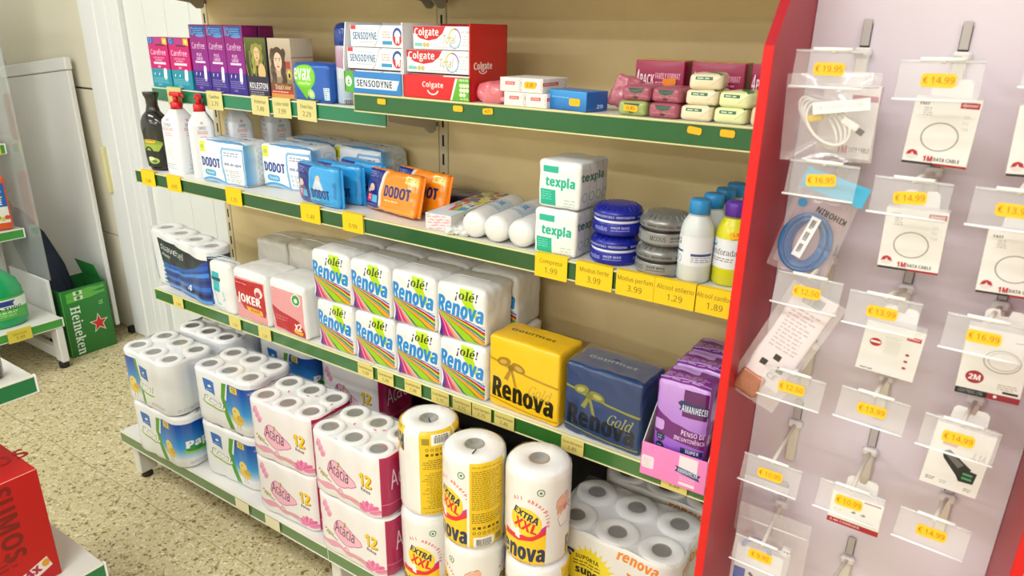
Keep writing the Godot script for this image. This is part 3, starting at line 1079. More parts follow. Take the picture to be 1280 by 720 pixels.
func napkins(kind: int) -> Array:
	# 0 rainbow print, 1 red panel, 2 pink stripes panel, 3 turquoise
	var c := Cv.new(300, 210, hx("e8e8e5"))
	if kind == 0:
		c.poly([V(92, 4), V(146, 4), V(150, 50), V(172, 104), V(146, 104), V(108, 50)], hx("b4d60e"))
		c.text("¡olé!", 82, 14, 84, 40, hx("2a2c1c"), "sb", 0.15)
		# a fan of ribbons sweeping from the left edge to the lower right
		var edge := []
		var bands := [[0.05, "2a6ab4"], [0.03, "e9e9e6"], [0.05, "c2185a"], [0.04, "b01830"], [0.05, "e8d820"], [0.06, "52b024"], [0.05, "1f6f86"], [0.03, "d8d4cc"], [0.03, "8c2a3a"], [0.13, "f4a81e"], [0.03, "7a8a3a"], [0.15, "9acb14"], [0.03, "2a6a5a"], [0.04, "cfc4bc"], [0.05, "f09a6a"], [0.06, "d8307a"], [0.02, "e8b0cc"], [0.05, "b01a6a"], [0.05, "4a2a8c"]]
		var q := 0.0
		for k in bands.size() + 1:
			var e0 := V(2, 100 + q * 10)
			var e1 := V(200, 142 + q * 136) if q < 0.5 else V(200 - (q - 0.5) * 2.0 * 190, 210)
			var m := V(lerpf(100, 30, pow(q, 0.7)), lerpf(106, 136, q))
			var line := []
			for i in 15:
				var s := i / 14.0
				line.append(e0 * (1 - s) * (1 - s) + m * 2 * s * (1 - s) + e1 * s * s + V(0, sin(s * 7.0) * 3.0 * s * (1 - q)))
			edge.append(line)
			if k < bands.size():
				q += bands[k][0]
		for k in bands.size():
			var col := hx(bands[k][1])
			for i in 14:
				c.tri(edge[k][i] * 2, edge[k][i + 1] * 2, edge[k + 1][i] * 2, col)
				c.tri(edge[k][i + 1] * 2, edge[k + 1][i + 1] * 2, edge[k + 1][i] * 2, col)
		c.text("Renova", 10, 54, 178, 58, hx("1d86cc"), "x", 0.0, 0.1)
		c.line([V(120, 122), V(190, 134)], 2.5, hx("9aa0a8"))
	elif kind == 1 or kind == 2:
		c.rect(8, 30, 178, 172, hx("f0d4d0"))
		for k in 46:
			c.line([V(-150 + k * 8, 202), V(22 + k * 8, 30)], 3, hx("d8606a"))
		c.rect(0, 0, 300, 30, hx("e8e8e5"))
		c.rect(0, 202, 300, 8, hx("e8e8e5"))
		c.rect(0, 0, 8, 210, hx("e8e8e5"))
		c.rect(186, 0, 114, 210, hx("e8e8e5"))
		if kind == 1:
			c.poly([V(8, 40), V(180, 34), V(186, 150), V(176, 172), V(60, 156), V(30, 120), V(14, 112)], hx("b8141e"))
			c.small(18, 52, 80, 1, 10, hx("e8a0a0"), 3)
			c.ell(152, 74, 22, 22, hx("e8d8d4"))
			c.ell(148, 82, 12, 12, hx("b8303a"))
			c.text("JOKER", 22, 96, 138, 44, hx("f4eee8"), "x", 0.0, 0.03)
			c.poly([V(70, 142), V(160, 148), V(164, 168), V(84, 164)], hx("eab21c"))
			c.text("maxi", 96, 148, 50, 13, hx("a8541c"))
		else:
			c.ell(152, 56, 24, 24, hx("eef2ea"))
			c.ell(152, 56, 20, 20, hx("2c9a4a"))
			c.ell(152, 58, 9, 9, hx("e0ecd8"))
			c.poly([V(8, 104), V(60, 118), V(120, 128), V(160, 140), V(186, 180), V(186, 202), V(30, 190)], hx("b8141e"))
			c.text("x2", 132, 148, 36, 30, hx("f2e8e4"), "x")
			c.poly([V(126, 178), V(178, 182), V(170, 194), V(130, 190)], hx("eab21c"))
			c.small(30, 138, 70, 2, 12, hx("d86a70"), 4)
	else:
		c.rect(30, 40, 70, 30, hx("2ab0b8"))
		c.rect(24, 62, 84, 14, hx("28505c"))
		c.rect(36, 76, 62, 46, hx("34b4bc"))
		c.line([V(40, 122), V(60, 170), V(92, 176)], 7, hx("7cccd2"))
		c.line([V(120, 120), V(130, 150), V(112, 158)], 7, hx("7cccd2"))
		c.small(20, 186, 120, 2, 9, hx("9cc4ca"), 3)
	var dims: Array = [[0.139, 0.137, 0.118], [0.154, 0.158, 0.12], [0.154, 0.158, 0.12], [0.104, 0.158, 0.05]][kind]
	return [soft(dims[0], dims[1], dims[2], fc(c, {"f": [0, 0, 196, 210], "t": [210, 20, 60, 60], "plain": [210, 20, 60, 60]}), {"r": 0.012, "bz": 0.004, "by": 0.005, "bx": 0.002, "wr": 0.0035, "n": 12}), tm(c, 0.35, 0.3)]

func gold_pack(blue: bool) -> Array:
	var c := Cv.new(340, 230, hx("1d3766") if blue else hx("f0c01a"))
	var gold := hx("8c8a2c") if blue else hx("b88a14")
	c.line([V(0, 70), V(60, 84), V(140, 96), V(232, 106)], 7, gold)
	c.line([V(0, 198), V(80, 208), V(150, 214), V(232, 212)], 4, gold)
	for s in [-1, 1]:
		c.ell(78 + s * 24, 76 + s * 4, 24, 14, gold.darkened(0.12), s * 0.25)
		c.ell(78 + s * 26, 77 + s * 4, 13, 7, gold.lightened(0.22), s * 0.25)
		c.poly([V(74, 86), V(84, 86), V(84 + s * 16, 138 + s * 8), V(72 + s * 18, 134 + s * 8)], gold.darkened(0.05))
	c.ell(78, 86, 10, 10, gold.darkened(0.25))
	var ink := hx("0a1220") if blue else hx("1c1a08")
	c.text("Renova", 16, 134, 200, 62, ink, "x", 0.0, 0.05)
	c.text("Gold", 140, 120, 70, 36, gold.lightened(0.15), "sr", 0.3, 0.06)
	c.small(20, 190, 150, 1, 8, ink, 4)
	c.rect(240, 0, 100, 230, hx("20406e") if blue else hx("eabb18"))
	c.text("Gourmet", 256, 60, 60, 16, hx("a8b4c8") if blue else hx("4a3a08"), "b")
	var dims: Array = [0.184, 0.166, 0.105] if blue else [0.19, 0.178, 0.1]
	return [soft(dims[0], dims[1], dims[2], fc(c, {"f": [0, 0, 232, 228], "t": [242, 10, 96, 120], "plain": [300, 150, 30, 60]}), {"r": 0.008, "bz": 0.003, "by": 0.003, "wr": 0.003 if blue else 0.0018, "n": 12, "freq": 40.0}), tm(c, 0.3, 0.4 if blue else 0.15)]

func pads() -> Array:
	var c := Cv.new(340, 300, hx("a46fd0"))
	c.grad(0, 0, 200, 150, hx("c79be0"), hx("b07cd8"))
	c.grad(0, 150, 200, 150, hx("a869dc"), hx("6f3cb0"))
	c.rect(104, 18, 90, 84, hx("5e0e62"))
	c.poly([V(84, 64), V(96, 54), V(200, 62), V(200, 92), V(92, 84), V(98, 74)], hx("1c2f5e"))
	c.text("AMANHECER", 100, 66, 96, 20, hx("e8e4f4"))
	c.poly([V(0, 96), V(70, 130), V(200, 150), V(200, 200), V(0, 176)], hx("6a1272"))
	c.rrect(0, 132, 46, 34, 10, hx("c79be0"))
	c.text("PENSO DE", 108, 146, 84, 16, hx("e6d4f0"))
	c.text("INCONTINÊNCIA", 84, 166, 114, 17, hx("e6d4f0"))
	c.rect(110, 204, 84, 18, hx("1c2f5e"))
	c.text("SUPER", 128, 207, 48, 11, hx("e8e4f4"))
	for i in 4:
		c.ell(34, 190 + i * 32, 17, 15, hx("1f2a4c"))
		c.small(24, 186 + i * 32, 20, 2, 8, hx("9cb0cc"), i)
	c.poly([V(112, 252), V(140, 244), V(180, 256), V(198, 270), V(170, 282), V(130, 274)], hx("dcd6e8"))
	c.rect(210, 0, 130, 300, hx("7a2a86"))
	c.rrect(224, 20, 60, 36, 8, hx("c79be0"))
	c.small(220, 80, 100, 5, 12, hx("d0a8e0"), 3)
	c.rrect(230, 170, 70, 30, 8, hx("b98ad8"))
	c.text("AMANHECER", 226, 220, 96, 16, hx("e8e4f4"))
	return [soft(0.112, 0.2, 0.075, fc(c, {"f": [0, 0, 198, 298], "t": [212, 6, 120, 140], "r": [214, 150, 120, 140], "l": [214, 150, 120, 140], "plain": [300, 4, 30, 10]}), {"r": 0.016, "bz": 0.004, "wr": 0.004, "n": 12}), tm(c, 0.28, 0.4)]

# ---------------------------------------------------------------- goods: bottom shelf
func duck_wrap(side: bool) -> StandardMaterial3D:
	var c := Cv.new(640, 256, hx("e6e8e8"))
	var x := -178.0 if side else 0.0
	var wide := 130.0 if side else 300.0
	c.grad(x + 178, 30, wide, 120, hx("0b46a2"), hx("3a98d8"))
	c.grad(x + 178, 150, wide, 60, hx("3a98d8"), hx("e2e8ea"))
	# soft yellow chick
	c.ell(x + 248, 182, 34, 27, hx("e0c24e"))
	c.ell(x + 240, 152, 24, 24, hx("e8d06a"))
	c.ell(x + 262, 174, 20, 14, hx("cfa83a"))
	c.poly([V(x + 216, 158), V(x + 206, 164), V(x + 218, 167)], hx("c87a2a"))
	c.ell(x + 232, 148, 3, 3, hx("3a2a14"))
	c.line([V(x + 244, 206), V(x + 242, 232)], 3, hx("b08a4a"))
	c.line([V(x + 258, 206), V(x + 260, 230)], 3, hx("b08a4a"))
	if side:
		c.poly([V(96, 30), V(150, 30), V(150, 250), V(132, 250)], hx("e6e8e8"))
		c.poly([V(92, 30), V(112, 30), V(138, 160), V(150, 250), V(128, 250), V(120, 160)], hx("4c9a1e"))
		c.poly([V(134, 50), V(190, 58), V(190, 120), V(178, 112), V(138, 104)], hx("1766b8"))
		c.ell(162, 82, 8, 5, hx("e0eaf4"))
		c.small(146, 94, 34, 1, 7, hx("bcd4ec"), 3)
		c.ell(168, 168, 58, 18, hx("86b83a"), 0.2)
		c.ell(170, 162, 58, 16, hx("e6e8e8"), 0.18)
		c.text("Papel", 114, 134, 96, 36, hx("3a4a3c"), "x", 0.1, 0.16)
		c.text("Papel", 117, 137, 90, 31, hx("eef0ec"), "x", 0.1, 0.16)
		c.rect(214, 0, 426, 256, hx("e6e8e8"))
		c.small(190, 220, 100, 2, 9, hx("9aa0a4"), 6)
		c.small(330, 228, 110, 2, 9, hx("b4babe"), 8)
	else:
		c.poly([V(172, 30), V(206, 30), V(192, 110), V(176, 110)], hx("e6e8e8"))
		c.poly([V(176, 30), V(200, 30), V(184, 100), V(192, 160), V(222, 250), V(198, 250), V(170, 160), V(164, 100)], hx("4c9a1e"))
		c.poly([V(64, 36), V(126, 44), V(126, 108), V(112, 102), V(70, 92)], hx("1766b8"))
		c.small(76, 86, 40, 1, 7, hx("bcd4ec"), 3)
		c.ell(96, 70, 9, 6, hx("e0eaf4"))
		c.rect(216, 34, 44, 30, hx("dcc83a"))
		c.text("12", 226, 39, 24, 19, hx("4a4210"))
		c.ell(112, 152, 66, 19, hx("86b83a"), 0.16)
		c.ell(114, 146, 66, 17, hx("e6e8e8"), 0.15)
		c.text("Papel", 60, 122, 110, 36, hx("3a4a3c"), "x", 0.1, 0.14)
		c.text("Papel", 63, 125, 104, 31, hx("eef0ec"), "x", 0.1, 0.14)
		c.ell(384, 160, 66, 22, hx("8cc23a"), -0.12)
		c.ell(384, 152, 62, 20, hx("2a8a3a"), -0.12)
		c.text("Papel", 326, 112, 116, 48, hx("f2f4ee"), "x", 0.1, -0.08)
		c.small(330, 224, 90, 2, 9, hx("a8b0b4"), 4)
		c.ell(440, 222, 9, 9, hx("7a9a6a"))
		c.rect(480, 0, 160, 256, hx("e4e6e6"))
	return tm(c, 0.3, 0.35)

func acacia_wrap() -> StandardMaterial3D:
	var c := Cv.new(640, 256, hx("e8e4e2"))
	for i in 3:
		c.ell(46 + i * 9, 34 + i * 20, 12, 14, hx("e4a2bc"))
		c.ell(38 + i * 12, 46 + i * 18, 9, 10, hx("dc8eb0"))
	var leaf := []
	for i in 25:
		var s := i / 24.0
		leaf.append(V(78 + s * 132, 140 - sin(pow(s, 0.6) * PI) * 52))
	for i in 25:
		var s := 1.0 - i / 24.0
		leaf.append(V(78 + s * 132 + (8 if s > 0.8 else 0), 140 + sin(pow(s, 0.75) * PI) * 40 + s * 16))
	c.poly(leaf, hx("eab4c6"))
	leaf.append(leaf[0])
	c.line(leaf, 3.5, hx("c06a8c"))
	c.text("Acácia", 84, 100, 100, 52, hx("4a2238"), "r", -0.05, 0.14)
	c.ell(140, 92, 6, 8, hx("9aa43a"))
	c.text("12", 240, 84, 54, 50, hx("8a5a14"), "x")
	c.text("12", 237, 81, 54, 50, hx("ecc61e"), "x")
	c.text("Rolos", 244, 140, 44, 14, hx("3a2a24"), "b", 0.0, 0.08)
	c.text("Papel", 34, 152, 44, 16, hx("9a9020"), "b", 0.0, 0.45)
	c.text("higiénico", 40, 168, 56, 14, hx("807818"), "b", 0.0, 0.45)
	var lace := []
	for i in 21:
		lace.append(V(i * 16, 190 + i * 1.6 + sin(i * 0.9) * 5))
	for i in 21:
		lace.append(V((20 - i) * 16, 216 + (20 - i) * 1.2 + sin(i * 1.3) * 5))
	c.poly(lace, hx("dfa0b4"))
	c.line([V(150, 212), V(190, 222), V(236, 218)], 4, hx("c09a5a"))
	c.ell(140, 206, 12, 11, hx("eab8c8"))
	c.ring(140, 206, 12, 11, 2, hx("c06a8c"))
	for k in 7:
		var a := PI + k * PI / 6.5
		c.ell(276 + cos(a) * 26, 236 + sin(a) * 28, 22, 12, hx("e06a9c") if k % 2 else hx("e88ab2"), a)
		c.line([V(276, 236), V(276 + cos(a) * 44, 236 + sin(a) * 46)], 1.5, hx("b03a70"))
	c.ell(276, 240, 8, 8, hx("f2c4d4"))
	c.rect(0, 236, 90, 20, hx("e8e4e2"))
	c.rect(8, 10, 10, 236, hx("e4b8c8"))
	c.rect(320, 6, 160, 246, hx("a8164e"))
	c.text("Acácia", 344, 60, 128, 80, hx("ecd8e0"), "r", 0.0, -0.04)
	c.line([V(320, 196), V(400, 204), V(480, 192)], 3, hx("d87a9c"))
	c.rect(480, 0, 160, 256, hx("e6e2e2"))
	return tm(c, 0.3, 0.35)

func super_wrap() -> StandardMaterial3D:
	var c := Cv.new(640, 280, hx("e4e2dc"))
	c.text("renova", 190, 14, 104, 22, hx("e8842a"), "x", 0.15, 0.06)
	c.poly([V(36, 50), V(84, 60), V(90, 280), V(36, 280)], hx("1d2f8c"))
	for k in 28:
		var a := TAU * k / 28
		c.poly([V(116 + cos(a - 0.07) * 62, 110 + sin(a - 0.07) * 62), V(116 + cos(a) * 78, 110 + sin(a) * 78), V(116 + cos(a + 0.07) * 62, 110 + sin(a + 0.07) * 62)], hx("e6d42a"))
	c.ell(116, 110, 63, 63, hx("ecd62c"))
	c.text("SUPORTA", 76, 66, 66, 12, hx("3a3a20"))
	c.small(70, 84, 90, 2, 9, hx("6a6420"), 3)
	c.text("super", 78, 104, 76, 26, hx("23242c"), "x")
	c.text("RESISTENTE", 80, 138, 72, 12, hx("3a3a20"))
	c.text("MAXI", 30, 190, 120, 54, hx("f0f0ec"), "x")
	c.rect(170, 120, 30, 24, hx("4a1c3c"))
	c.poly([V(216, 60), V(300, 78), V(310, 280), V(240, 280)], hx("ee8a1e"))
	c.text("NOVO", 236, 92, 60, 24, hx("f8ecdc"), "b", 0, 0.12)
	c.rect(6, 20, 8, 250, hx("e4a888"))
	c.rect(320, 0, 320, 280, hx("e2e0da"))
	c.text("renova", 350, 30, 100, 26, hx("e8842a"), "x")
	return tm(c, 0.32, 0.3)

func suave_wrap() -> StandardMaterial3D:
	var c := Cv.new(640, 230, hx("e4e6e6"))
	c.poly([V(58, 24), V(320, 44), V(320, 230), V(92, 230)], hx("163f96"))
	c.poly([V(58, 24), V(150, 26), V(320, 44), V(250, 104), V(160, 120), V(70, 122)], hx("15181c"))
	for i in 6:
		c.poly([V(70, 124 + i * 18), V(200, 118 + i * 18), V(320, 64 + i * 30), V(320, 82 + i * 30), V(200, 129 + i * 18), V(74, 133 + i * 18)], hx(["1d58b4", "3a86d4", "12286a", "2a6ac2", "0e1c4c", "4a9ae0"][i]))
	c.text("suavecel", 72, 44, 136, 30, hx("e2e4e6"), "r", 0, 0.08)
	c.text("classic", 76, 80, 52, 15, hx("d8dce0"), "b", 0.2, 0.08)
	c.text("4", 216, 170, 20, 28, hx("e6ecf2"), "b", 0.2)
	c.line([V(18, 60), V(40, 216)], 4, hx("2c6ea8"))
	c.rect(320, 0, 320, 230, hx("dfe1e1"))
	c.grad(320, 26, 160, 200, hx("14203c"), hx("1c5cb8"))
	return tm(c, 0.28, 0.4)

# one printed sleeve all round a kitchen roll, u = 0 .. 1 left to right
func kitchen_wrap() -> StandardMaterial3D:
	var c := Cv.new(1024, 512, hx("e6e4de"))
	var yel := hx("f0c414")
	for x0 in [10.0, 432.0]:
		# band with the name, red ribbon above it
		var bx0: float = x0 + 190.0
		c.poly([V(x0, 372), V(x0 + 120, 366), V(x0 + 230, 326), V(x0 + 294, 296), V(x0 + 294, 512), V(x0, 512)], yel)
		c.poly([V(x0 + 60, 340), V(x0 + 150, 344), V(x0 + 230, 322), V(x0 + 294, 284), V(x0 + 294, 322), V(x0 + 230, 358), V(x0 + 150, 374), V(x0 + 60, 372)], hx("dc2030"))
		c.poly([V(x0 + 200, 316), V(x0 + 250, 300), V(x0 + 294, 270), V(x0 + 294, 292), V(x0 + 250, 320)], hx("c22a94"))
		c.ell(bx0, 262, 84, 74, yel, 0.5)
		c.ell(bx0, 262, 78, 68, hx("f4ce2a"), 0.5)
		c.text("EXTRA", bx0 - 66, 208, 136, 38, hx("16284a"), "x", 0.0, 0.36)
		c.text("XXL", bx0 - 60, 256, 122, 52, hx("d81e28"), "x", 0.0, 0.26)
		c.arc_text("All absorption", bx0 - 12, 262, 116, -PI * 0.66, PI * 0.06, 19, hx("d8303a"))
		c.poly([V(bx0 - 60, 318), V(bx0 - 34, 300), V(bx0 - 28, 362), V(bx0 - 54, 356)], hx("eeeae4"))
		c.text("Renova", x0, 384, 290, 90, hx("16264e"), "x", 0.0, 0.02)
		c.small(x0 + 30, 490, 200, 2, 9, hx("6a5a14"), 4)
		c.ring(x0 + 262, 92, 17, 17, 5, hx("4a7a54"))
		c.ell(x0 + 262, 92, 7, 7, hx("4a7a54"))
	# a drawn hand pulling a sheet
	c.poly([V(364, 250), V(416, 190), V(460, 224), V(430, 292), V(382, 300)], hx("efece6"))
	c.line([V(364, 250), V(416, 190), V(460, 224), V(430, 292), V(382, 300), V(364, 250)], 2.5, hx("6a6a6a"))
	var sk := hx("e6b096")
	c.ell(394, 172, 42, 40, sk)
	c.ell(420, 150, 24, 34, sk)
	for k in 4:
		c.ell(368 + k * 15, 204 - k * 3, 9, 28, hx("e0a488"), 0.25)
		c.line([V(360 + k * 15, 182), V(362 + k * 15, 214)], 1.5, hx("7a5a4c"))
	c.line([V(352, 196), V(356, 150), V(388, 128), V(430, 120)], 2, hx("7a5a4c"))
	c.arc_text("maxi", 440, 262, 60, -PI * 0.7, -PI * 0.1, 26, hx("d8303a"))
	# information panel
	c.rect(736, 24, 196, 488, hx("e6c015"))
	c.rect(724, 24, 12, 488, hx("efece4"))
	c.rect(932, 24, 14, 488, hx("efece4"))
	c.small(748, 40, 172, 1, 16, hx("bf9a10"), 2)
	c.small(748, 64, 174, 20, 11, hx("a88a10"), 9, 0.55)
	c.small(748, 300, 174, 5, 12, hx("8a7010"), 12, 0.5)
	for k in 6:
		c.rect(752 + k * 26, 376, 16, 14, hx("3a3414") if k % 2 else hx("8a7412"))
		c.ring(760 + k * 26, 412, 7, 7, 3, hx("5a4c12"))
	c.rect(756, 436, 112, 60, hx("f0eee8"))
	c.bars(766, 444, 92, 48, hx("16181c"), hx("f0eee8"), 4)
	c.rect(878, 440, 40, 36, hx("9a8420"))
	c.rect(946, 0, 78, 512, hx("e6e4de"))
	return tm(c, 0.32, 0.3)

var towel_roll: ArrayMesh
var towel_body: ArrayMesh
var towel_core: ArrayMesh
var towel_mat: Material

func towel(label: String, at: Vector3, turn: float, flip := false) -> Node3D:
	var h := 0.226
	var r := 0.069
	if towel_roll == null:
		towel_roll = lathe([V(0.0215, 0.01), V(0.0215, h - 0.006), V(0.024, h - 0.003), V(0.045, h - 0.001), V(0.06, h - 0.004), V(r - 0.002, h - 0.012), V(r - 0.0012, h - 0.02), V(r - 0.0015, 0.012), V(r - 0.008, 0.002), V(0.0215, 0.001)], 34)
		var nz := FastNoiseLite.new()
		nz.frequency = 20.0
		var st := begin()
		var rows := []
		var uvs := []
		var lv := [[h - 0.008, r - 0.004], [h - 0.013, r - 0.0006], [h - 0.022, r]]
		for i in 9:
			lv.append([lerpf(h - 0.022, 0.016, (i + 1) / 9.0), r])
		lv.append_array([[0.006, r - 0.002], [0.0015, r - 0.008]])
		for l in lv:
			var row := []
			var uvr := []
			for i in 49:
				var a := (i / 48.0 - 0.5) * TAU
				var rr: float = l[1] + nz.get_noise_3d(sin(a) * 0.4, l[0] * 3.0, cos(a) * 0.4) * 0.0022
				row.append(Vector3(sin(a) * rr, l[0], cos(a) * rr))
				uvr.append(Vector2(i / 48.0, 1.0 - l[0] / h))
			rows.append(row)
			uvs.append(uvr)
		grid(st, rows, uvs)
		towel_body = done(st)
		towel_core = lathe([V(0.0, h - 0.014), V(0.0198, h - 0.015), V(0.0198, h - 0.004), V(0.0215, h - 0.0035), V(0.0215, h - 0.09)], 22)
		towel_mat = kitchen_wrap()
	var t := thing("kitchen_roll", label, "kitchen roll", at, turn, "")
	var inner: Node3D = t
	var q := part("paper_roll", towel_roll, pm(hx("f1f1ef"), 0.88), inner)
	part("cardboard_core", towel_core, pm(hx("918e88"), 0.6), q)
	var f := part("printed_sleeve", towel_body, towel_mat, inner)
	if flip:
		f.rotation_degrees = Vector3(180, 0, 0)
		f.position.y = h - 0.002
	var rows := []
	for j in 6:
		var row := []
		for i in 25:
			var a := TAU * i / 24
			var rr := lerpf(0.012, r - 0.003, j / 5.0)
			row.append(Vector3(sin(a) * rr, h + 0.002 - pow(j / 5.0, 3) * 0.008 + 0.0016 * sin(a * 5 + j * 2) * (j / 5.0), cos(a) * rr))
		rows.append(row)
	part("clear_top_film", sheet(rows), clear(hx("ffffff"), 0.05, 0.1), inner)
	return t

# ---------------------------------------------------------------- shelving
const Y1L := 1.2806
const Y1R := 1.3276
const Y2 := 1.0361
const Y3 := 0.6408
const Y4 := 0.1910
const RH := 0.041

func terrazzo() -> StandardMaterial3D:
	var n := 1024
	var im := Image.create(n, n, false, Image.FORMAT_RGB8)
	im.fill(hx("d4c79c"))
	var r := RandomNumberGenerator.new()
	r.seed = 11
	var cols := ["e4d9b4", "b8a878", "ece3c6", "a39164", "d3c492", "83714a", "ded2a6", "c4b380", "5e4e2c", "f0ead6"]
	for k in 6400:
		var big := r.randf()
		var s := lerpf(3.0, 13.0, big * big * big)
		var cx := r.randf() * n
		var cy := r.randf() * n
		var col := hx(cols[r.randi() % (8 if big > 0.25 else 10)])
		var ax := s * r.randf_range(0.6, 1.5)
		var ay := s * r.randf_range(0.5, 1.0)
		var rot := r.randf() * PI
		var R := ceili(maxf(ax, ay))
		var c := cos(rot)
		var sn := sin(rot)
		for y in range(-R, R + 1):
			# span of a turned ellipse on this row
			var A := c * c / (ax * ax) + sn * sn / (ay * ay)
			var B := 2.0 * y * c * sn * (1.0 / (ax * ax) - 1.0 / (ay * ay))
			var C := y * y * (sn * sn / (ax * ax) + c * c / (ay * ay)) - 1.0
			var D := B * B - 4 * A * C
			if D <= 0:
				continue
			var x0 := (-B - sqrt(D)) / (2 * A)
			var x1 := (-B + sqrt(D)) / (2 * A)
			var xi := roundi(cx + x0)
			var yy := posmod(roundi(cy) + y, n)
			var ln := maxi(1, roundi(x1 - x0))
			im.fill_rect(Rect2i(posmod(xi, n), yy, ln, 1), col)
			if posmod(xi, n) + ln > n:
				im.fill_rect(Rect2i(0, yy, posmod(xi, n) + ln - n, 1), col)
	var m := StandardMaterial3D.new()
	m.albedo_texture = ImageTexture.create_from_image(im)
	m.uv1_triplanar = true
	m.uv1_world_triplanar = true
	m.uv1_scale = Vector3(1.9, 1.9, 1.9)
	m.roughness = 0.38
	return m

func speckled(base: Color, amount: float, scale: float, rough: float) -> StandardMaterial3D:
	var nt := FastNoiseLite.new()
	nt.seed = 5
	nt.frequency = 0.012
	var im := Image.create(256, 256, false, Image.FORMAT_RGB8)
	for y in 256:
		for x in 256:
			var k := nt.get_noise_2d(x, y) * amount
			im.set_pixel(x, y, Color(base.r + k, base.g + k, base.b + k))
	var m := StandardMaterial3D.new()
	m.albedo_texture = ImageTexture.create_from_image(im)
	m.uv1_triplanar = true
	m.uv1_world_triplanar = true
	m.uv1_scale = Vector3.ONE * scale
	m.roughness = rough
	return m

# one shelf: steel deck, front price rail with plastic lips, brackets. front edge at x0..x1, z
func shelf(label: String, x0: float, x1: float, y: float, z: float, back: float, rail: Material, lip: Material, brackets := true) -> Node3D:
	var w := x1 - x0
	var cx := (x0 + x1) / 2
	var t := thing("shelf", label, "shelf", Vector3(cx, y, 0))
	var white := pm(hx("e4e3dc"), 0.42, 0.0, 0.15)
	var dz := z - back
	part("deck", bx(w, 0.004, dz - 0.004, 0.001), white, t, Vector3(0, -0.004, back + dz / 2 - 0.002))
	part("deck_flange", bx(w, 0.026, 0.002, 0.0005), white, t, Vector3(0, -0.03, z - 0.0085))
	part("back_flange", bx(w, 0.026, 0.002, 0.0005), white, t, Vector3(0, -0.03, back + 0.003))
	part("price_rail", bx(w - 0.001, RH - 0.006, 0.004, 0.0008), rail, t, Vector3(0, -RH + 0.003, z - 0.003))
	part("rail_lip", bx(w - 0.001, 0.0042, 0.009, 0.0012), lip, t, Vector3(0, -0.0038, z - 0.0035))
	part("rail_lip", bx(w - 0.001, 0.0028, 0.006, 0.0008), lip, t, Vector3(0, -RH, z - 0.002))
	part("rail_end_cap", bx(0.0016, RH, 0.007, 0.0005), lip, t, Vector3(-w / 2 - 0.0004, -RH, z - 0.0035))
	if brackets:
		for s in [-1, 1]:
			var p := [V(back + 0.002, -0.006), V(z - 0.02, -0.006), V(z - 0.02, -0.03), V(back + 0.05, -0.058), V(back + 0.03, -0.074), V(back + 0.012, -0.074), V(back + 0.002, -0.068)]
			var b := part("bracket", plate(p, 0.003), pm(hx("b9b4a4"), 0.45), t, Vector3(s * (w / 2 - 0.016), 0, 0), Vector3(0, -90, 0))
			b.position.x = s * (w / 2 - 0.016)
			for k in 2:
				part("bracket_hook", bx(0.003, 0.012, 0.012, 0.0006), pm(hx("8d897c"), 0.5), b, Vector3(back - 0.004, -0.034 - k * 0.025, 0), Vector3(0, 90, 0))
	return t

func upright(parent: Node3D, x: float):
	var beige := pm(hx("d8c9a2"), 0.55)
	var u := part("upright", bx(0.03, 1.95, 0.045, 0.002), beige, parent, Vector3(x, 0.0, -0.0235))
	var dark := pm(hx("17150f"), 0.8)
	for k in 36:
		part("slot", bx(0.0065, 0.03, 0.0016, 0.0003), dark, u, Vector3(0.0, 0.12 + k * 0.05, 0.0222))

func price_card(label: String, x: float, y: float, z: float, w: float, h: float, kind: int, l1: String, l2: String, tilt := 0.0):
	var cols := [hx("d9d08a"), hx("f0c808"), hx("dccb72"), hx("e2dcb4")]
	var t := thing("price_card", label, "price card", Vector3(x, y, z + 0.0035), 0.0, ["cream price cards on the upper left rail", "yellow price cards on the second rail", "cream price cards on the third rail", "pale price cards on the bottom rail"][kind])
	var m := pm(cols[kind], 0.65)
	var c := part("card", bx(w, h, 0.0009, 0.0002), m, t, Vector3(0, -h + 0.005, 0))
	c.rotation_degrees.z = tilt
	if kind < 2:
		part("folded_top", bx(w, 0.0009, 0.012, 0.0002), m, t, Vector3(0, 0.0042, -0.0062))
	var ink := pm(hx("756c40") if kind != 1 else hx("857218"), 0.8)
	if l1 != "":
		var a := part("lettering", letters(l1, h * 0.17, 0.0002), ink, c, Vector3(0, h * 0.70, 0.0007))
		var s := minf(1.0, w * 0.92 / maxf(0.001, (a.mesh as TextMesh).get_aabb().size.x))
		a.scale = Vector3(s, 1, 1)
	if l2 != "":
		part("lettering", letters(l2, h * 0.23, 0.0002), ink, c, Vector3(0, h * 0.33, 0.0007))

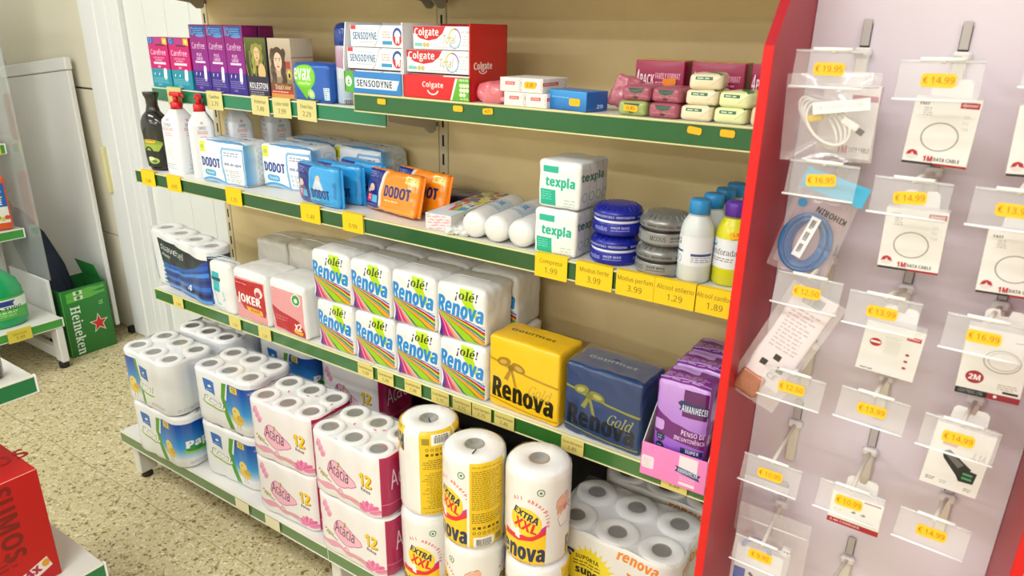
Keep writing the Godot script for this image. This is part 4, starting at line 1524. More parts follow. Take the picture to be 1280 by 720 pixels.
func build_shelving():
	var frame := thing("shelving_frame", "beige wall shelving frame with slotted uprights, back panels and white base feet", "shelving")
	for x in [0.0, 0.99, 1.945]:
		upright(frame, x)
	var beige := speckled(hx("e9d29c"), 0.02, 2.0, 0.62)
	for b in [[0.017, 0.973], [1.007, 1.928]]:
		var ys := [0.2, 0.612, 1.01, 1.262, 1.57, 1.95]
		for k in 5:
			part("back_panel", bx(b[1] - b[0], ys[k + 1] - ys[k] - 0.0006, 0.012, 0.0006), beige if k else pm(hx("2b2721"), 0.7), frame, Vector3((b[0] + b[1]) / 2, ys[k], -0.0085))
	var white := pm(hx("dcdad0"), 0.5)
	for x in [0.022, 0.985, 1.93]:
		part("base_foot", bx(0.034, 0.13, 0.06, 0.003), white, frame, Vector3(x, 0.022, 0.445))
		part("base_rail", bx(0.03, 0.055, 0.43, 0.003), white, frame, Vector3(x, 0.05, 0.2))
		part("foot_pad", lathe([V(0, 0.022), V(0.013, 0.022), V(0.018, 0.012), V(0.018, 0.0), V(0, 0)], 14), pm(hx("2a2926"), 0.7), frame, Vector3(x, 0, 0.448))
	part("kick_panel", bx(1.9, 0.1, 0.004, 0.001), pm(hx("8a8778"), 0.6), frame, Vector3(0.98, 0.03, 0.06))

	var lime := pm(hx("d9d7a0"), 0.35, 0, 0.3)
	var gdark := pm(hx("0c5a22"), 0.3, 0, 0.5)
	var gteal := pm(hx("0e7a50"), 0.35, 0, 0.4)
	var gforest := pm(hx("12501c"), 0.3, 0, 0.5)
	var golive := pm(hx("2e6a28"), 0.22, 0, 0.8)
	var gsage := pm(hx("5d7f4e"), 0.3, 0, 0.6)
	shelf("upper left shelf with teal rail, under the hygiene cartons", 0.0, 0.987, Y1L, 0.2133, 0.004, gteal, pm(hx("d8ddc8"), 0.4))
	var s1 := shelf("upper right shelf with deep green rail and orange stickers, under the toothpaste cartons", 0.993, 1.945, Y1R, 0.32, 0.004, gdark, lime)
	for q in [[1.079, "", 0.0], [1.291, "", 0.0], [1.366, "4.25", 4.0], [1.792, "", -6.0], [1.848, "", -2.0]]:
		dot_sticker(s1, Vector3(q[0] - 1.469, -0.0135, 0.3208), Vector3(0, 0, q[2]), 0.95, q[1])
	shelf("second shelf from the top, left half, under the pump bottles and diaper packs", 0.0, 0.9885, Y2, 0.3079, 0.004, gforest, lime)
	shelf("second shelf from the top, right half, under the wax jars and chemist bottles", 0.9905, 1.945, Y2, 0.3079, 0.004, gforest, lime)
	shelf("third shelf from the top, left half, under the four-roll pack and red napkins", 0.0, 0.9885, Y3, 0.3078, 0.004, golive, lime)
	shelf("third shelf from the top, right half, under the yellow and blue napkin packs", 0.9905, 1.945, Y3, 0.3078, 0.004, golive, lime)
	shelf("bottom shelf, left half, under the duckling and pink toilet paper packs", 0.0, 0.9885, Y4, 0.5008, 0.004, gsage, pm(hx("dcdccb"), 0.4), false)
	shelf("bottom shelf, right half, under the kitchen rolls", 0.9905, 1.945, Y4, 0.5008, 0.004, gsage, pm(hx("dcdccb"), 0.4), false)
	shelf("topmost shelf above the toothpaste, left half", 0.0, 0.987, 1.588, 0.30, 0.004, gdark, lime)
	shelf("topmost shelf above the toothpaste, right half", 0.993, 1.945, 1.588, 0.30, 0.004, gdark, lime)

	# paper price cards along the rails
	var n1 := ["under the two pink cartons", "under the purple cartons", "under the green-haired hair colour box", "under the brown-haired hair colour box", "under the blue pad pack"]
	var i := 0
	for x in [0.125, 0.322, 0.525, 0.615, 0.712]:
		price_card("cream price card on the teal rail " + n1[i], x, Y1L, 0.2133, 0.073, 0.052, 0, ["Carefree", "Carefree", "Koleston", "Color total", "Evax liso"][i], ["1.75", "2.79", "7.49", "7.99", "2.29"][i], [1.5, 0.0, -1.0, 1.0, -1.5][i])
		i += 1
	i = 0
	var n2 := ["at the left end below the black bottle", "below the first pump bottle", "below the front diaper pack", "below the blue wipes", "below the orange wipes", "below the stacked white packs", "below the blue jars", "below the silver jars", "below the white chemist bottle", "below the yellow bottle"]
	for x in [0.076, 0.212, 0.495, 0.806, 0.957, 1.519, 1.617, 1.704, 1.784, 1.859]:
		price_card("yellow price card " + n2[i], x, Y2, 0.3079, [0.073, 0.07, 0.07, 0.072, 0.07, 0.076, 0.08, 0.078, 0.081, 0.074][i], 0.047 if i < 5 else 0.05, 1, ["", "", "", "", "", "Compresa", "Modus forte", "Modus perfum", "Alcool etileno", "Alcool canfora"][i], ["7.49", "4.69", "1.75", "1.49", "0.99", "1.99", "3.99", "3.99", "1.29", "1.89"][i], [0.0, 0.8, 0.0, 0.0, 0.0, 0.0, 0.0, 0.0, 0.0, -0.6][i])
		i += 1
	i = 0
	var n3 := ["below the four-roll pack", "below the red panel napkins", "below the striped napkins", "left of the shelf joint", "right of the shelf joint", "below the third rainbow pack", "left of three under the last rainbow pack", "middle of three under the last rainbow pack", "right of three under the last rainbow pack", "below the yellow pack", "below the navy pack", "below the pink tray"]
	for x in [0.137, 0.428, 0.566, 0.971, 1.042, 1.135, 1.222, 1.289, 1.347, 1.411, 1.590, 1.823]:
		price_card("cream price card on the third rail " + n3[i], x, Y3 - 0.006, 0.3078, 0.055, 0.037, 2, "Guardanapo" if i > 2 else "", ["1.99", "1.25", "1.25", "1.39", "1.39", "1.39", "2.15", "2.15", "2.15", "2.45", "2.45", "3.49"][i])
		i += 1
	i = 0
	for x in [0.643, 0.775]:
		price_card("blank pale price card on the bottom rail, %s of two" % ["left", "right"][i], x, Y4 - 0.006, 0.5008, 0.06, 0.035, 3, "", "")
		i += 1

# ---------------------------------------------------------------- room
func build_room():
	var wall := speckled(hx("e8e9e4"), 0.015, 1.0, 0.7)
	struct("floor", bx(8.2, 0.12, 10.2, 0.002), terrazzo(), Vector3(1.9, -0.12, 4.5))
	# saw-cut joints in the floor
	for z in [0.535, 2.6, 4.65]:
		struct("trim_floor_joint", bx(8.0, 0.0011, 0.0022, 0.0003), pm(hx("a2946c"), 0.8), Vector3(1.9, -0.0006, z))
	struct("ceiling", bx(8.2, 0.12, 10.2, 0.002), pm(hx("e6e6e2"), 0.8), Vector3(1.9, 2.85, 4.5))
	struct("wall_back", bx(8.2, 2.85, 0.12, 0.002), wall, Vector3(1.9, 0, -0.31))
	struct("wall_front", bx(8.2, 2.85, 0.12, 0.002), wall, Vector3(1.9, 0, 9.56))
	struct("wall_left", bx(0.12, 2.85, 9.9, 0.002), wall, Vector3(-2.06, 0, 4.6))
	struct("wall_right", bx(0.12, 2.85, 9.9, 0.002), wall, Vector3(5.96, 0, 4.6))
	# white grooved wall boards behind the shelf end
	var panel := pm(hx("ecf0ee"), 0.4, 0, 0.15)
	var w := Node3D.new()
	w.name = "trim_board_wall"
	w.set_meta("kind", "structure")
	add_child(w)
	var xs := [-0.862, -0.722, -0.572, -0.412, -0.335, -0.2, -0.06, 0.08]
	for i in xs.size() - 1:
		part("wall_board", bx(xs[i + 1] - xs[i] - 0.0022, 2.84, 0.014, 0.0012), panel, w, Vector3((xs[i] + xs[i + 1]) / 2, 0.003, -0.225))
	part("groove_back", bx(0.95, 2.84, 0.006, 0.001), pm(hx("8f9696"), 0.7), w, Vector3(-0.39, 0.003, -0.241))
	# door in its moulded white frame
	var f := Node3D.new()
	f.name = "door_frame"
	f.set_meta("kind", "structure")
	add_child(f)
	part("jamb", bx(0.124, 2.3, 0.06, 0.006), pm(hx("f0f3f4"), 0.35, 0, 0.2), f, Vector3(-1.108, 0.002, -0.22))
	var xm := -1.046
	for q in [[0.062, 0.044, ""], [0.028, 0.05, ""], [0.05, 0.047, ""], [0.044, 0.043, ""]]:
		part("moulding", bx(q[0] - 0.0006, 2.3, q[1], 0.003), pm(hx("eef1f2"), 0.4, 0, 0.15), f, Vector3(xm + q[0] / 2, 0.002, -0.215))
		xm += q[0]
	part("door_stop", bx(0.03, 0.035, 0.03, 0.004), pm(hx("1a1a18"), 0.6), f, Vector3(-1.185, 0.001, -0.185))
	var d := Node3D.new()
	d.name = "door_1"
	d.set_meta("kind", "structure")
	add_child(d)
	var cream := pm(hx("e6e0cb"), 0.5)
	part("door_leaf", bx(0.86, 0.49, 0.04, 0.003), cream, d, Vector3(-1.605, 0.004, -0.228))
	part("door_leaf", bx(0.86, 0.68, 0.04, 0.003), cream, d, Vector3(-1.605, 0.498, -0.228))
	part("door_leaf", bx(0.86, 1.1, 0.04, 0.003), cream, d, Vector3(-1.605, 1.186, -0.228))
	part("door_handle", soft(0.03, 0.215, 0.03, {}, {"r": 0.007, "n": 4}), pm(hx("e0d9a4"), 0.4, 0, 0.2), d, Vector3(-1.15, 0.72, -0.185))

func build_lights():
	var glow := StandardMaterial3D.new()
	glow.albedo_color = Color.WHITE
	glow.emission_enabled = true
	glow.emission = hx("fbfdff")
	glow.emission_energy_multiplier = 1.6
	for q in LAMPS:
		var t := thing("ceiling_lamp", q[4], "ceiling lamp", Vector3(q[0], 2.85, q[1]), 0.0, "")
		part("housing", bx(q[2], 0.05, q[3], 0.004), pm(hx("e2e2e0"), 0.5), t, Vector3(0, -0.05, 0))
		part("diffuser", bx(q[2] - 0.03, 0.006, q[3] - 0.03, 0.002), glow, t, Vector3(0, -0.056, 0))

# ---------------------------------------------------------------- red hook display
func hook(label: String, base: Vector3, tip: Vector3, price: String, tilt: float):
	var t := thing("display_hook", label, "display hook", base, 0.0, "price hooks on the red display")
	var ivory := pm(hx("dcd6c8"), 0.4, 0, 0.2)
	part("slot_tab", bx(0.0105, 0.033, 0.004, 0.0008), pm(hx("b5afab"), 0.4), t, Vector3(0.0, -0.002, 0.003))
	part("back_plate", bx(0.015, 0.068, 0.006, 0.0015), ivory, t, Vector3(0, -0.078, 0.0035))
	part("clip", bx(0.022, 0.012, 0.012, 0.003), pm(hx("e4e2de"), 0.4), t, Vector3(0, -0.016, 0.006))
	var d := tip - base
	part("rod", tube([Vector3(0, -0.012, 0.004), d * 0.25 + Vector3(0, -0.008, 0), d * 0.6 + Vector3(0, -0.003, 0), d], 0.0028, 10), ivory, t)
	var h := Node3D.new()
	var hold := part("label_holder", bx(0.080, 0.042, 0.0012, 0.0002), clear(hx("eef0f4"), 0.12, 0.1), t, d + Vector3(-0.001, -0.042, 0.004))
	hold.rotation_degrees = Vector3(-9, 0, tilt)
	part("top_bead", tube([Vector3(-0.040, 0.042, 0.001), Vector3(0.040, 0.042, 0.001)], 0.0016, 8), clear(hx("f2f3f6"), 0.4, 0.1), hold)
	part("grip_bar", tube([Vector3(-0.021, 0.044, 0.002), Vector3(0.021, 0.044, 0.002)], 0.0022, 8), pm(hx("f0f0f0"), 0.3), hold)
	part("lower_bead", tube([Vector3(-0.042, 0.001, 0.002), Vector3(0.040, 0.001, 0.002)], 0.0014, 8), pm(hx("f0f1f3"), 0.25, 0, 0.3), hold)
	var w := 0.034
	var hh := 0.0145
	var r := 0.004
	var s := part("price_sticker", plate(rounded(w, hh, r), 0.0006), pm(hx("fcb90c"), 0.55), hold, Vector3(0.0, 0.022, 0.0014))
	s.rotation_degrees.z = -tilt * 0.5 + (6.0 if label.hash() % 3 == 0 else 0.0)
	part("lettering", letters("€ " + price, 0.0066, 0.0003), pm(hx("a46f0a"), 0.7), s, Vector3(0, 0, 0.0005))
	h.free()

var box_mesh := {}

func cable_box(label: String, at: Vector3, w: float, h: float, turn_z: float, kind: int, turn_y := 0.0):
	var t := thing("accessory_box", label, "box", at, turn_y)
	t.rotation_degrees.z = turn_z
	var key := kind
	if not box_mesh.has(key):
		var c := Cv.new(300, 330, hx("e6e3df"))
		var ink := hx("3c3a3a")
		if kind == 0:
			c.text("FAST", 22, 24, 34, 12, ink)
			c.rect(166, 14, 66, 26, hx("a81424"))
			c.text("dpower", 172, 18, 54, 18, hx("f0e4e4"), "b", 0.25)
			c.ring(118, 172, 66, 62, 5, hx("8f8c8c"))
			c.small(40, 46, 34, 4, 10, hx("b0adac"), 3)
			for k in 3:
				c.text(["3A", "5V", "1M"][k], 186, 70 + k * 26, 24, 14, hx("c2bfbd"), "r")
			c.ell(34, 258, 25, 22, hx("d8d4d2"))
			c.poly([V(12, 262), V(18, 244), V(34, 236), V(50, 244), V(56, 262), V(40, 258), V(34, 246), V(28, 258)], hx("b01828"))
			c.text("1M", 78, 260, 34, 24, hx("b01424"), "x")
			c.text("DATA CABLE", 116, 264, 94, 16, hx("3a3232"))
			c.rect(0, 290, 140, 12, hx("1a1818"))
			c.rect(120, 290, 120, 12, hx("9c1424"))
		elif kind == 1:
			c.rect(172, 40, 56, 24, hx("b81a2a"))
			c.text("power", 178, 45, 44, 14, hx("f0e4e4"), "b", 0.2)
			c.ell(56, 120, 24, 24, hx("b01828"))
			c.rect(36, 112, 40, 12, hx("eeeae6"))
			c.small(90, 70, 70, 2, 9, hx("cfccc9"), 2)
			c.rect(96, 90, 60, 90, hx("dedbd7"))
			for k in 3:
				c.ell(190, 150 + k * 40, 8, 7, hx("b01828"))
			c.text("dual usb", 20, 280, 50, 10, ink)
		elif kind == 2:
			c.rect(150, 14, 76, 14, hx("a81424"))
			c.ell(40, 100, 12, 10, hx("b06a6a"))
			c.ring(40, 160, 14, 12, 3, hx("a8a4a0"))
			for k in 2:
				c.poly([V(100 + k * 44, 150), V(116 + k * 44, 130), V(126 + k * 44, 150), V(112 + k * 44, 160)], ink)
			c.small(130, 200, 90, 2, 10, hx("9a9692"), 2)
			c.rect(0, 250, 240, 52, hx("a8182a"))
			c.text("2.4A CHARGER", 14, 264, 140, 18, hx("efe2e2"))
		elif kind == 3:
			c.line([V(176, 40), V(232, 36)], 3, hx("8a8684"))
			c.ring(146, 130, 66, 48, 5, hx("a6a2a0"))
			c.ring(150, 128, 54, 38, 4, hx("bab6b4"))
			c.ell(62, 216, 34, 28, hx("98182c"))
			c.text("2M", 40, 204, 44, 24, hx("efe4e4"), "x")
			c.small(150, 226, 76, 3, 9, hx("a8a4a2"), 5)
			c.rect(172, 254, 56, 10, hx("1c1a1a"))
			c.rect(0, 272, 130, 28, hx("17191c"))
			c.rect(120, 272, 120, 28, hx("8e1830"))
			c.text("LIGHTNING USB", 14, 278, 90, 14, hx("b8bcc0"), "r")
			c.ell(150, 284, 7, 7, hx("efe4e4"))
		else:
			c.rect(46, 66, 60, 30, hx("d69aa0"))
			c.text("3.1A", 170, 96, 56, 30, hx("a8a4a2"), "b", 0.2)
			c.poly([V(56, 128), V(82, 112), V(186, 176), V(150, 236), V(66, 156)], hx("1a1a1c"))
			c.poly([V(82, 122), V(152, 164), V(134, 186), V(72, 140)], hx("6a686a"))
			c.poly([V(140, 180), V(212, 186), V(208, 240), V(150, 244), V(134, 220)], hx("141416"))
			c.rect(158, 198, 40, 10, hx("4a9a6a"))
			c.rect(158, 218, 40, 10, hx("4a9a6a"))
			c.small(20, 262, 40, 2, 9, ink, 2)
			c.small(80, 264, 30, 2, 9, hx("a8a4a2"), 4)
			c.small(180, 268, 30, 2, 9, hx("8a8684"), 6)
		c.rect(240, 0, 60, 330, hx("e2deda"))
		var dp: float = 0.022
		box_mesh[key] = [soft(w, h, dp, fc(c, {"f": [0, 0, 240, 302], "r": [246, 10, 50, 200], "l": [246, 10, 50, 200], "plain": [246, 10, 40, 40]}), {"r": 0.0012, "n": 2}), tm(c, 0.4, 0.15)]
	part("carton", box_mesh[key][0], box_mesh[key][1], t, Vector3(0, -h / 2, 0))
	var tab := part("hang_tab", plate([V(-0.021, 0), V(0.021, 0), V(0.02, 0.016), V(0.016, 0.02), V(0.006, 0.02), V(0.004, 0.012), V(-0.004, 0.012), V(-0.006, 0.02), V(-0.016, 0.02), V(-0.02, 0.016)], 0.0008), pm(hx("e4e1dd"), 0.45), t, Vector3(0, h / 2, -0.0105))
	tab.position.y = h / 2

func build_display():
	var u := thing("display_unit", "red sided display unit with a white slotted hook board", "display stand", Vector3(2.1545, 0, 0.4))
	var red := pm(hx("a80a20"), 0.42)
	for s in [-1, 1]:
		var p := [V(0.0, 0.0), V(0.205, 0.0), V(0.205, 1.456), V(0.03, 1.667), V(0.0, 1.69)]
		var q := part("side_panel", plate(p, 0.012), red, u, Vector3(s * 0.183, 0, 0), Vector3(0, -90, 0))
		part("edge_band", bx(0.0126, 1.456, 0.002, 0.0006), pm(hx("d00006"), 0.45), q, Vector3(0.206, 0, 0), Vector3(0, 90, 0))
	part("hook_board", bx(0.3535, 1.66, 0.012, 0.001), pm(hx("dbd1da"), 0.45), u, Vector3(0, 0.02, 0.014))
	part("plinth", bx(0.3535, 0.09, 0.18, 0.002), red, u, Vector3(0, 0, 0.11))
	var dark := pm(hx("2c2a2a"), 0.7)
	var hooks := [[2.045, 1.458, 2.036, 1.451, "19.95", "above the white coiled cable bag", 0.0], [2.045, 1.317, 2.047, 1.322, "16.95", "in front of the cyan header of the blue cable pouch", -1.0], [2.050, 1.173, 2.052, 1.178, "12.50", "above the long printed strip pouch", -2.0], [2.046, 1.035, 2.053, 1.041, "12.50", "beside the copper end of the strip pouch", -3.0], [2.043, 0.900, 2.045, 0.900, "10.95", "empty in the left column under the strip pouch", -2.0], [2.043, 0.748, 2.050, 0.760, "9.90", "in front of the lowest zip bag", -2.0], [2.157, 1.456, 2.149, 1.444, "14.99", "topmost of the middle column, over the first cable box", 1.0], [2.155, 1.313, 2.145, 1.314, "14.99", "over the second cable box of the middle column", -0.5], [2.153, 1.151, 2.141, 1.171, "13.99", "over the charger box with a small red logo", -1.5], [2.153, 1.014, 2.152, 1.040, "13.99", "empty in the middle column under the charger box", -3.0], [2.153, 0.890, 2.149, 0.898, "10.99", "over the flat red striped charger box", -2.0], [2.263, 1.329, 2.245, 1.314, "13.99", "right column, over the half hidden cable box", -0.5], [2.263, 1.151, 2.248, 1.166, "16.99", "right column, over the two metre cable box", -1.0], [2.264, 1.013, 2.249, 1.033, "14.99", "over the car charger box", -2.5], [2.262, 0.853, 2.247, 0.894, "14.99", "empty at the foot of the right column", -3.0], [2.155, 0.690, 2.142, 0.721, "9.90", "lowest of the middle column", -2.0], [2.263, 1.470, 2.262, 1.462, "13.99", "topmost of the right column", 0.0]]
	for k in hooks:
		part("hook_slot", bx(0.012, 0.03, 0.0012, 0.0003), dark, u, Vector3(k[0] - 2.1545, k[1] - 0.004, 0.0199))
		hook("white price hook " + k[5], Vector3(k[0], k[1], 0.4207), Vector3(k[2], k[3], 0.575), k[4], k[6])
	cable_box("white cable box with a cable ring print, top of the middle hook column", Vector3(2.158, 1.364, 0.513), 0.068, 0.078, -1.5, 0)
	cable_box("white cable box with a cable ring print, second in the middle hook column", Vector3(2.153, 1.232, 0.513), 0.068, 0.078, 1.5, 0)
	cable_box("white charger box with a small red logo under a hook in the middle column", Vector3(2.155, 1.084, 0.513), 0.07, 0.07, -3.0, 1)
	cable_box("low white charger box with a red lower stripe, bottom of the middle column", Vector3(2.156, 0.830, 0.513), 0.068, 0.052, -1.0, 2)
	cable_box("white cable box cut by the photo's right edge, top of the right column", Vector3(2.262, 1.362, 0.513), 0.068, 0.078, 2.0, 0)
	cable_box("white cable box with a cable ring print, second in the right column", Vector3(2.262, 1.222, 0.513), 0.068, 0.078, 1.5, 0)
	cable_box("white cable box with a dark red 2M badge in the right column", Vector3(2.267, 1.095, 0.513), 0.068, 0.09, 1.0, 3)
	cable_box("white car charger box showing a black double charger", Vector3(2.256, 0.957, 0.513), 0.066, 0.092, -3.0, 4)
	build_pouches()

func film_bag(w: float, h: float, bulge: float, seed_: int) -> ArrayMesh:
	var nz := FastNoiseLite.new()
	nz.seed = seed_
	nz.frequency = 28.0
	var st := begin()
	for s in [1.0, -1.0]:
		var rows := []
		var uvs := []
		for j in 15:
			var row := []
			var uvr := []
			for i in 13:
				var x := lerpf(-1, 1, i / 12.0)
				var y := lerpf(1, -1, j / 14.0)
				var b := bulge * (1 - x * x) * (1 - pow(absf(y), 3.0)) + 0.0004
				var n := nz.get_noise_2d(x * 0.5 + s, y * 0.5) * 0.003 * (1 - pow(absf(x), 6.0))
				row.append(Vector3(s * x * w / 2, y * h / 2, s * b + n))
				uvr.append(Vector2(i / 12.0, j / 14.0))
			rows.append(row)
			uvs.append(uvr)
		grid(st, rows, uvs)
	return done(st)

func build_pouches():
	var film := clear(hx("f4eef2"), 0.14, 0.1)
	# zip bag with a coiled white cable
	var t := thing("cable_bag", "clear zip bag holding a coiled white cable with a yellow tie", "cable bag", Vector3(2.040, 1.374, 0.556), 4)
	t.rotation_degrees.z = 3
	part("clear_bag", film_bag(0.104, 0.104, 0.012, 2), film, t)
	part("zip_ridge", tube([Vector3(-0.05, 0.036, 0.003), Vector3(0.05, 0.036, 0.003)], 0.0012, 6), pm(hx("ece8ee"), 0.3), t)
	var white := pm(hx("e8e6e0"), 0.45)
	for k in 4:
		var pts := []
		for i in 25:
			var a := TAU * i / 24.0
			var p := Vector3(cos(a) * (0.013 + k * 0.0022), sin(a) * (0.036 - k * 0.002), (k - 1.5) * 0.003)
			pts.append(p.rotated(Vector3.BACK, 0.62 + k * 0.05) + Vector3(-0.012 + k * 0.004, -0.006, 0))
		part("cable_loop", tube(pts, 0.0019, 7), white, t)
	part("plug", soft(0.022, 0.009, 0.006, {}, {"r": 0.002, "n": 2}), white, t, Vector3(0.022, -0.010, 0.003), Vector3(0, 0, -32))
	part("metal_plug_end", soft(0.009, 0.007, 0.004, {}, {"r": 0.0006, "n": 2}), pm(hx("4a4644"), 0.3, 0.8), t, Vector3(0.034, -0.018, 0.003), Vector3(0, 0, -32))
	part("yellow_tie", soft(0.018, 0.009, 0.014, {}, {"r": 0.003, "n": 3}), pm(hx("e0c41a"), 0.45), t, Vector3(-0.014, -0.004, 0), Vector3(0, 0, 12))
	var c := Cv.new(200, 44, hx("e9e7e6"))
	c.text("1A CC0095 01TBL", 12, 14, 170, 16, hx("b8b4b4"), "r")
	part("paper_label", bx(0.062, 0.014, 0.0006, 0.0001), tm(c, 0.6), t, Vector3(0.014, 0.008, 0.014), Vector3(0, 0, 6))
	var b := thing("cable_card", "white cable carton half hidden behind the coiled cable bag", "box", Vector3(2.052, 1.365, 0.49), 0)
	var cc := Cv.new(160, 160, hx("e6e2e0"))
	cc.poly([V(84, 20), V(156, 22), V(156, 34), V(84, 32)], hx("b05a70"))
	cc.text("1M", 64, 132, 30, 16, hx("b02030"), "x")
	cc.text("DATA CABLE", 98, 134, 58, 11, hx("3a3434"))
	part("carton", soft(0.066, 0.09, 0.02, fc(cc, {"f": [0, 0, 160, 160], "plain": [4, 4, 20, 20]}), {"r": 0.001, "n": 2}), tm(cc, 0.4), b, Vector3(0, -0.045, 0))
	part("hang_tab", bx(0.036, 0.016, 0.001, 0.0002), pm(hx("e4e1dd"), 0.5), b, Vector3(0, 0.0445, -0.009))

	# blue cable in a pouch with a cyan header
	t = thing("cable_pouch", "clear pouch with cyan header and a coiled blue cable", "cable pouch", Vector3(2.038, 1.226, 0.525), 0)
	t.rotation_degrees.z = -13
	part("clear_pouch", film_bag(0.078, 0.13, 0.012, 5), film, t)
	part("header_card", bx(0.08, 0.026, 0.0012, 0.0003), pm(hx("42b4e0"), 0.35, 0, 0.3), t, Vector3(0.004, 0.052, 0.012), Vector3(0, 0, -2))
	part("back_card", bx(0.068, 0.11, 0.001, 0.0002), pm(hx("c8adb6"), 0.5), t, Vector3(0, -0.058, -0.006))
	var kin := part("lettering", letters("KIHORIN", 0.0075, 0.0004, "b"), pm(hx("3a3438"), 0.6), t, Vector3(0.015, 0.030, 0.0145), Vector3(0, 0, 172))
	kin.scale.x = 0.9
	part("blue_badge", plate(ellipse(-0.024, 0.034, 0.006, 0.006), 0.0006), pm(hx("3a86b8"), 0.5), t, Vector3(0, 0, 0.0135))
	var blue := pm(hx("0a6cae"), 0.35, 0, 0.3)
	for k in 6:
		var pts := []
		for i in 29:
			var a := TAU * i / 28.0
			pts.append(Vector3(-0.003 + cos(a) * (0.018 + k * 0.0026), -0.018 + sin(a) * (0.030 + k * 0.0018), (k % 3 - 1) * 0.003))
		part("cable_loop", tube(pts, 0.0026, 7), blue, t)
	c = Cv.new(60, 200, hx("eae8ea"))
	for k in 3:
		c.bars(12, 10 + k * 60, 30, 48, hx("28242a"), hx("eae8ea"), 3 + k)
	part("barcode_strip", bx(0.0125, 0.058, 0.0006, 0.0001), tm(c, 0.5), t, Vector3(-0.006, -0.036, 0.0145), Vector3(0, 0, -6))

	# long printed pouch
	t = thing("strip_pouch", "long narrow white printed pouch with a glittering copper lower end", "cable pouch", Vector3(2.031, 1.067, 0.56), 4)
	t.rotation_degrees.z = -22
	c = Cv.new(120, 300, hx("e3d6da"))
	c.bars(24, 10, 64, 30, hx("3a3438"), hx("e3d6da"), 6)
	c.small(18, 56, 84, 12, 11, hx("c4b2b8"), 4)
	for k in 3:
		c.rect(26 + k * 26, 226 - (k % 2) * 30, 20, 18, hx("2e2a2e"))
	c.text("CE", 64, 254, 28, 16, hx("4a4448"), "r")
	part("printed_pouch", soft(0.056, 0.155, 0.007, fc(c, {"f": [0, 0, 120, 300], "plain": [4, 100, 6, 6]}), {"r": 0.003, "bz": 0.003, "wr": 0.003, "n": 10}), tm(c, 0.35, 0.3), t, Vector3(0, -0.062, 0))
	part("clear_margin", film_bag(0.074, 0.185, 0.004, 8), film, t)
	var glit := FastNoiseLite.new()
	glit.frequency = 0.35
	var gim := Image.create(96, 96, false, Image.FORMAT_RGB8)
	for y in 96:
		for x in 96:
			gim.set_pixel(x, y, hx("8a4a34").lerp(hx("e6b49a"), clampf(glit.get_noise_2d(x * 2, y * 2) + 0.35, 0, 1)))
	var gm := StandardMaterial3D.new()
	gm.albedo_texture = ImageTexture.create_from_image(gim)
	gm.roughness = 0.3
	gm.metallic = 0.3
	part("copper_end", soft(0.036, 0.036, 0.012, {"f": Rect2(0, 0, 1, 1), "l": Rect2(0, 0, 0.3, 1), "r": Rect2(0, 0, 0.3, 1)}, {"r": 0.005, "n": 6, "wr": 0.003}), gm, t, Vector3(-0.012, -0.086, 0.002))

	# lowest zip bag
	t = thing("accessory_bag", "clear zip bag at the foot of the left hooks with a blue printed card", "cable bag", Vector3(2.05, 0.69, 0.51), 0)
	t.rotation_degrees.z = 0
	part("clear_bag", film_bag(0.108, 0.17, 0.012, 9), film, t)
	part("zip_ridge", tube([Vector3(-0.052, 0.06, 0.003), Vector3(0.052, 0.06, 0.003)], 0.0012, 6), pm(hx("ece8ee"), 0.3), t)
	c = Cv.new(160, 200, hx("e8e4e6"))
	c.rect(0, 100, 40, 100, hx("1f56b0"))
	c.line([V(56, 110), V(76, 130), V(66, 170)], 12, hx("26242c"))
	c.poly([V(84, 110), V(150, 116), V(140, 190), V(96, 180)], hx("c83a8a"))
	part("printed_card", bx(0.072, 0.09, 0.001, 0.0002), tm(c, 0.45), t, Vector3(-0.012, -0.08, 0.002))
	var pts2 := []
	for i in 21:
		var a := PI * i / 20.0
		pts2.append(Vector3(-0.018 + cos(a) * 0.02, 0.01 + sin(a) * 0.018, 0.004))
	part("cable_loop", tube(pts2, 0.004, 8), pm(hx("5a68b4"), 0.4), t)
	part("plug", soft(0.012, 0.014, 0.008, {}, {"r": 0.001, "n": 2}), pm(hx("e6e6e6"), 0.35), t, Vector3(0.024, 0.02, 0.004), Vector3(0, 0, -8))
	for s in [-1, 1]:
		part("plug_hole", bx(0.002, 0.0025, 0.0006, 0.0001), pm(hx("2a2a2c"), 0.6), t, Vector3(0.026 + s * 0.0025, 0.027, 0.0085))
	var b2 := thing("film_pack", "folded clear film pack behind the lowest zip bag", "cable bag", Vector3(2.02, 0.73, 0.455), 0)
	part("clear_film", film_bag(0.08, 0.1, 0.01, 12), film, b2)
	part("film_header", bx(0.07, 0.014, 0.002, 0.0005), pm(hx("d8d0d4"), 0.4), b2, Vector3(0, 0.045, 0))

# ---------------------------------------------------------------- shelf ends on the left of the aisle
func side_shelf(label: String, xback: float, depth: float, y: float, z0: float, z1: float, rail: Material, feet := false):
	var L := z1 - z0
	var lip := pm(hx("e2e4d8"), 0.4)
	var t := shelf(label, -L / 2, L / 2, y, depth, 0.03, rail, lip, false)
	t.position = Vector3(xback, y, (z0 + z1) / 2)
	t.rotation_degrees.y = 90
	part("rail_end_cap", bx(0.005, RH + 0.002, 0.012, 0.002), pm(hx("e8e8e4"), 0.4), t, Vector3(L / 2 + 0.002, -RH, depth - 0.003))

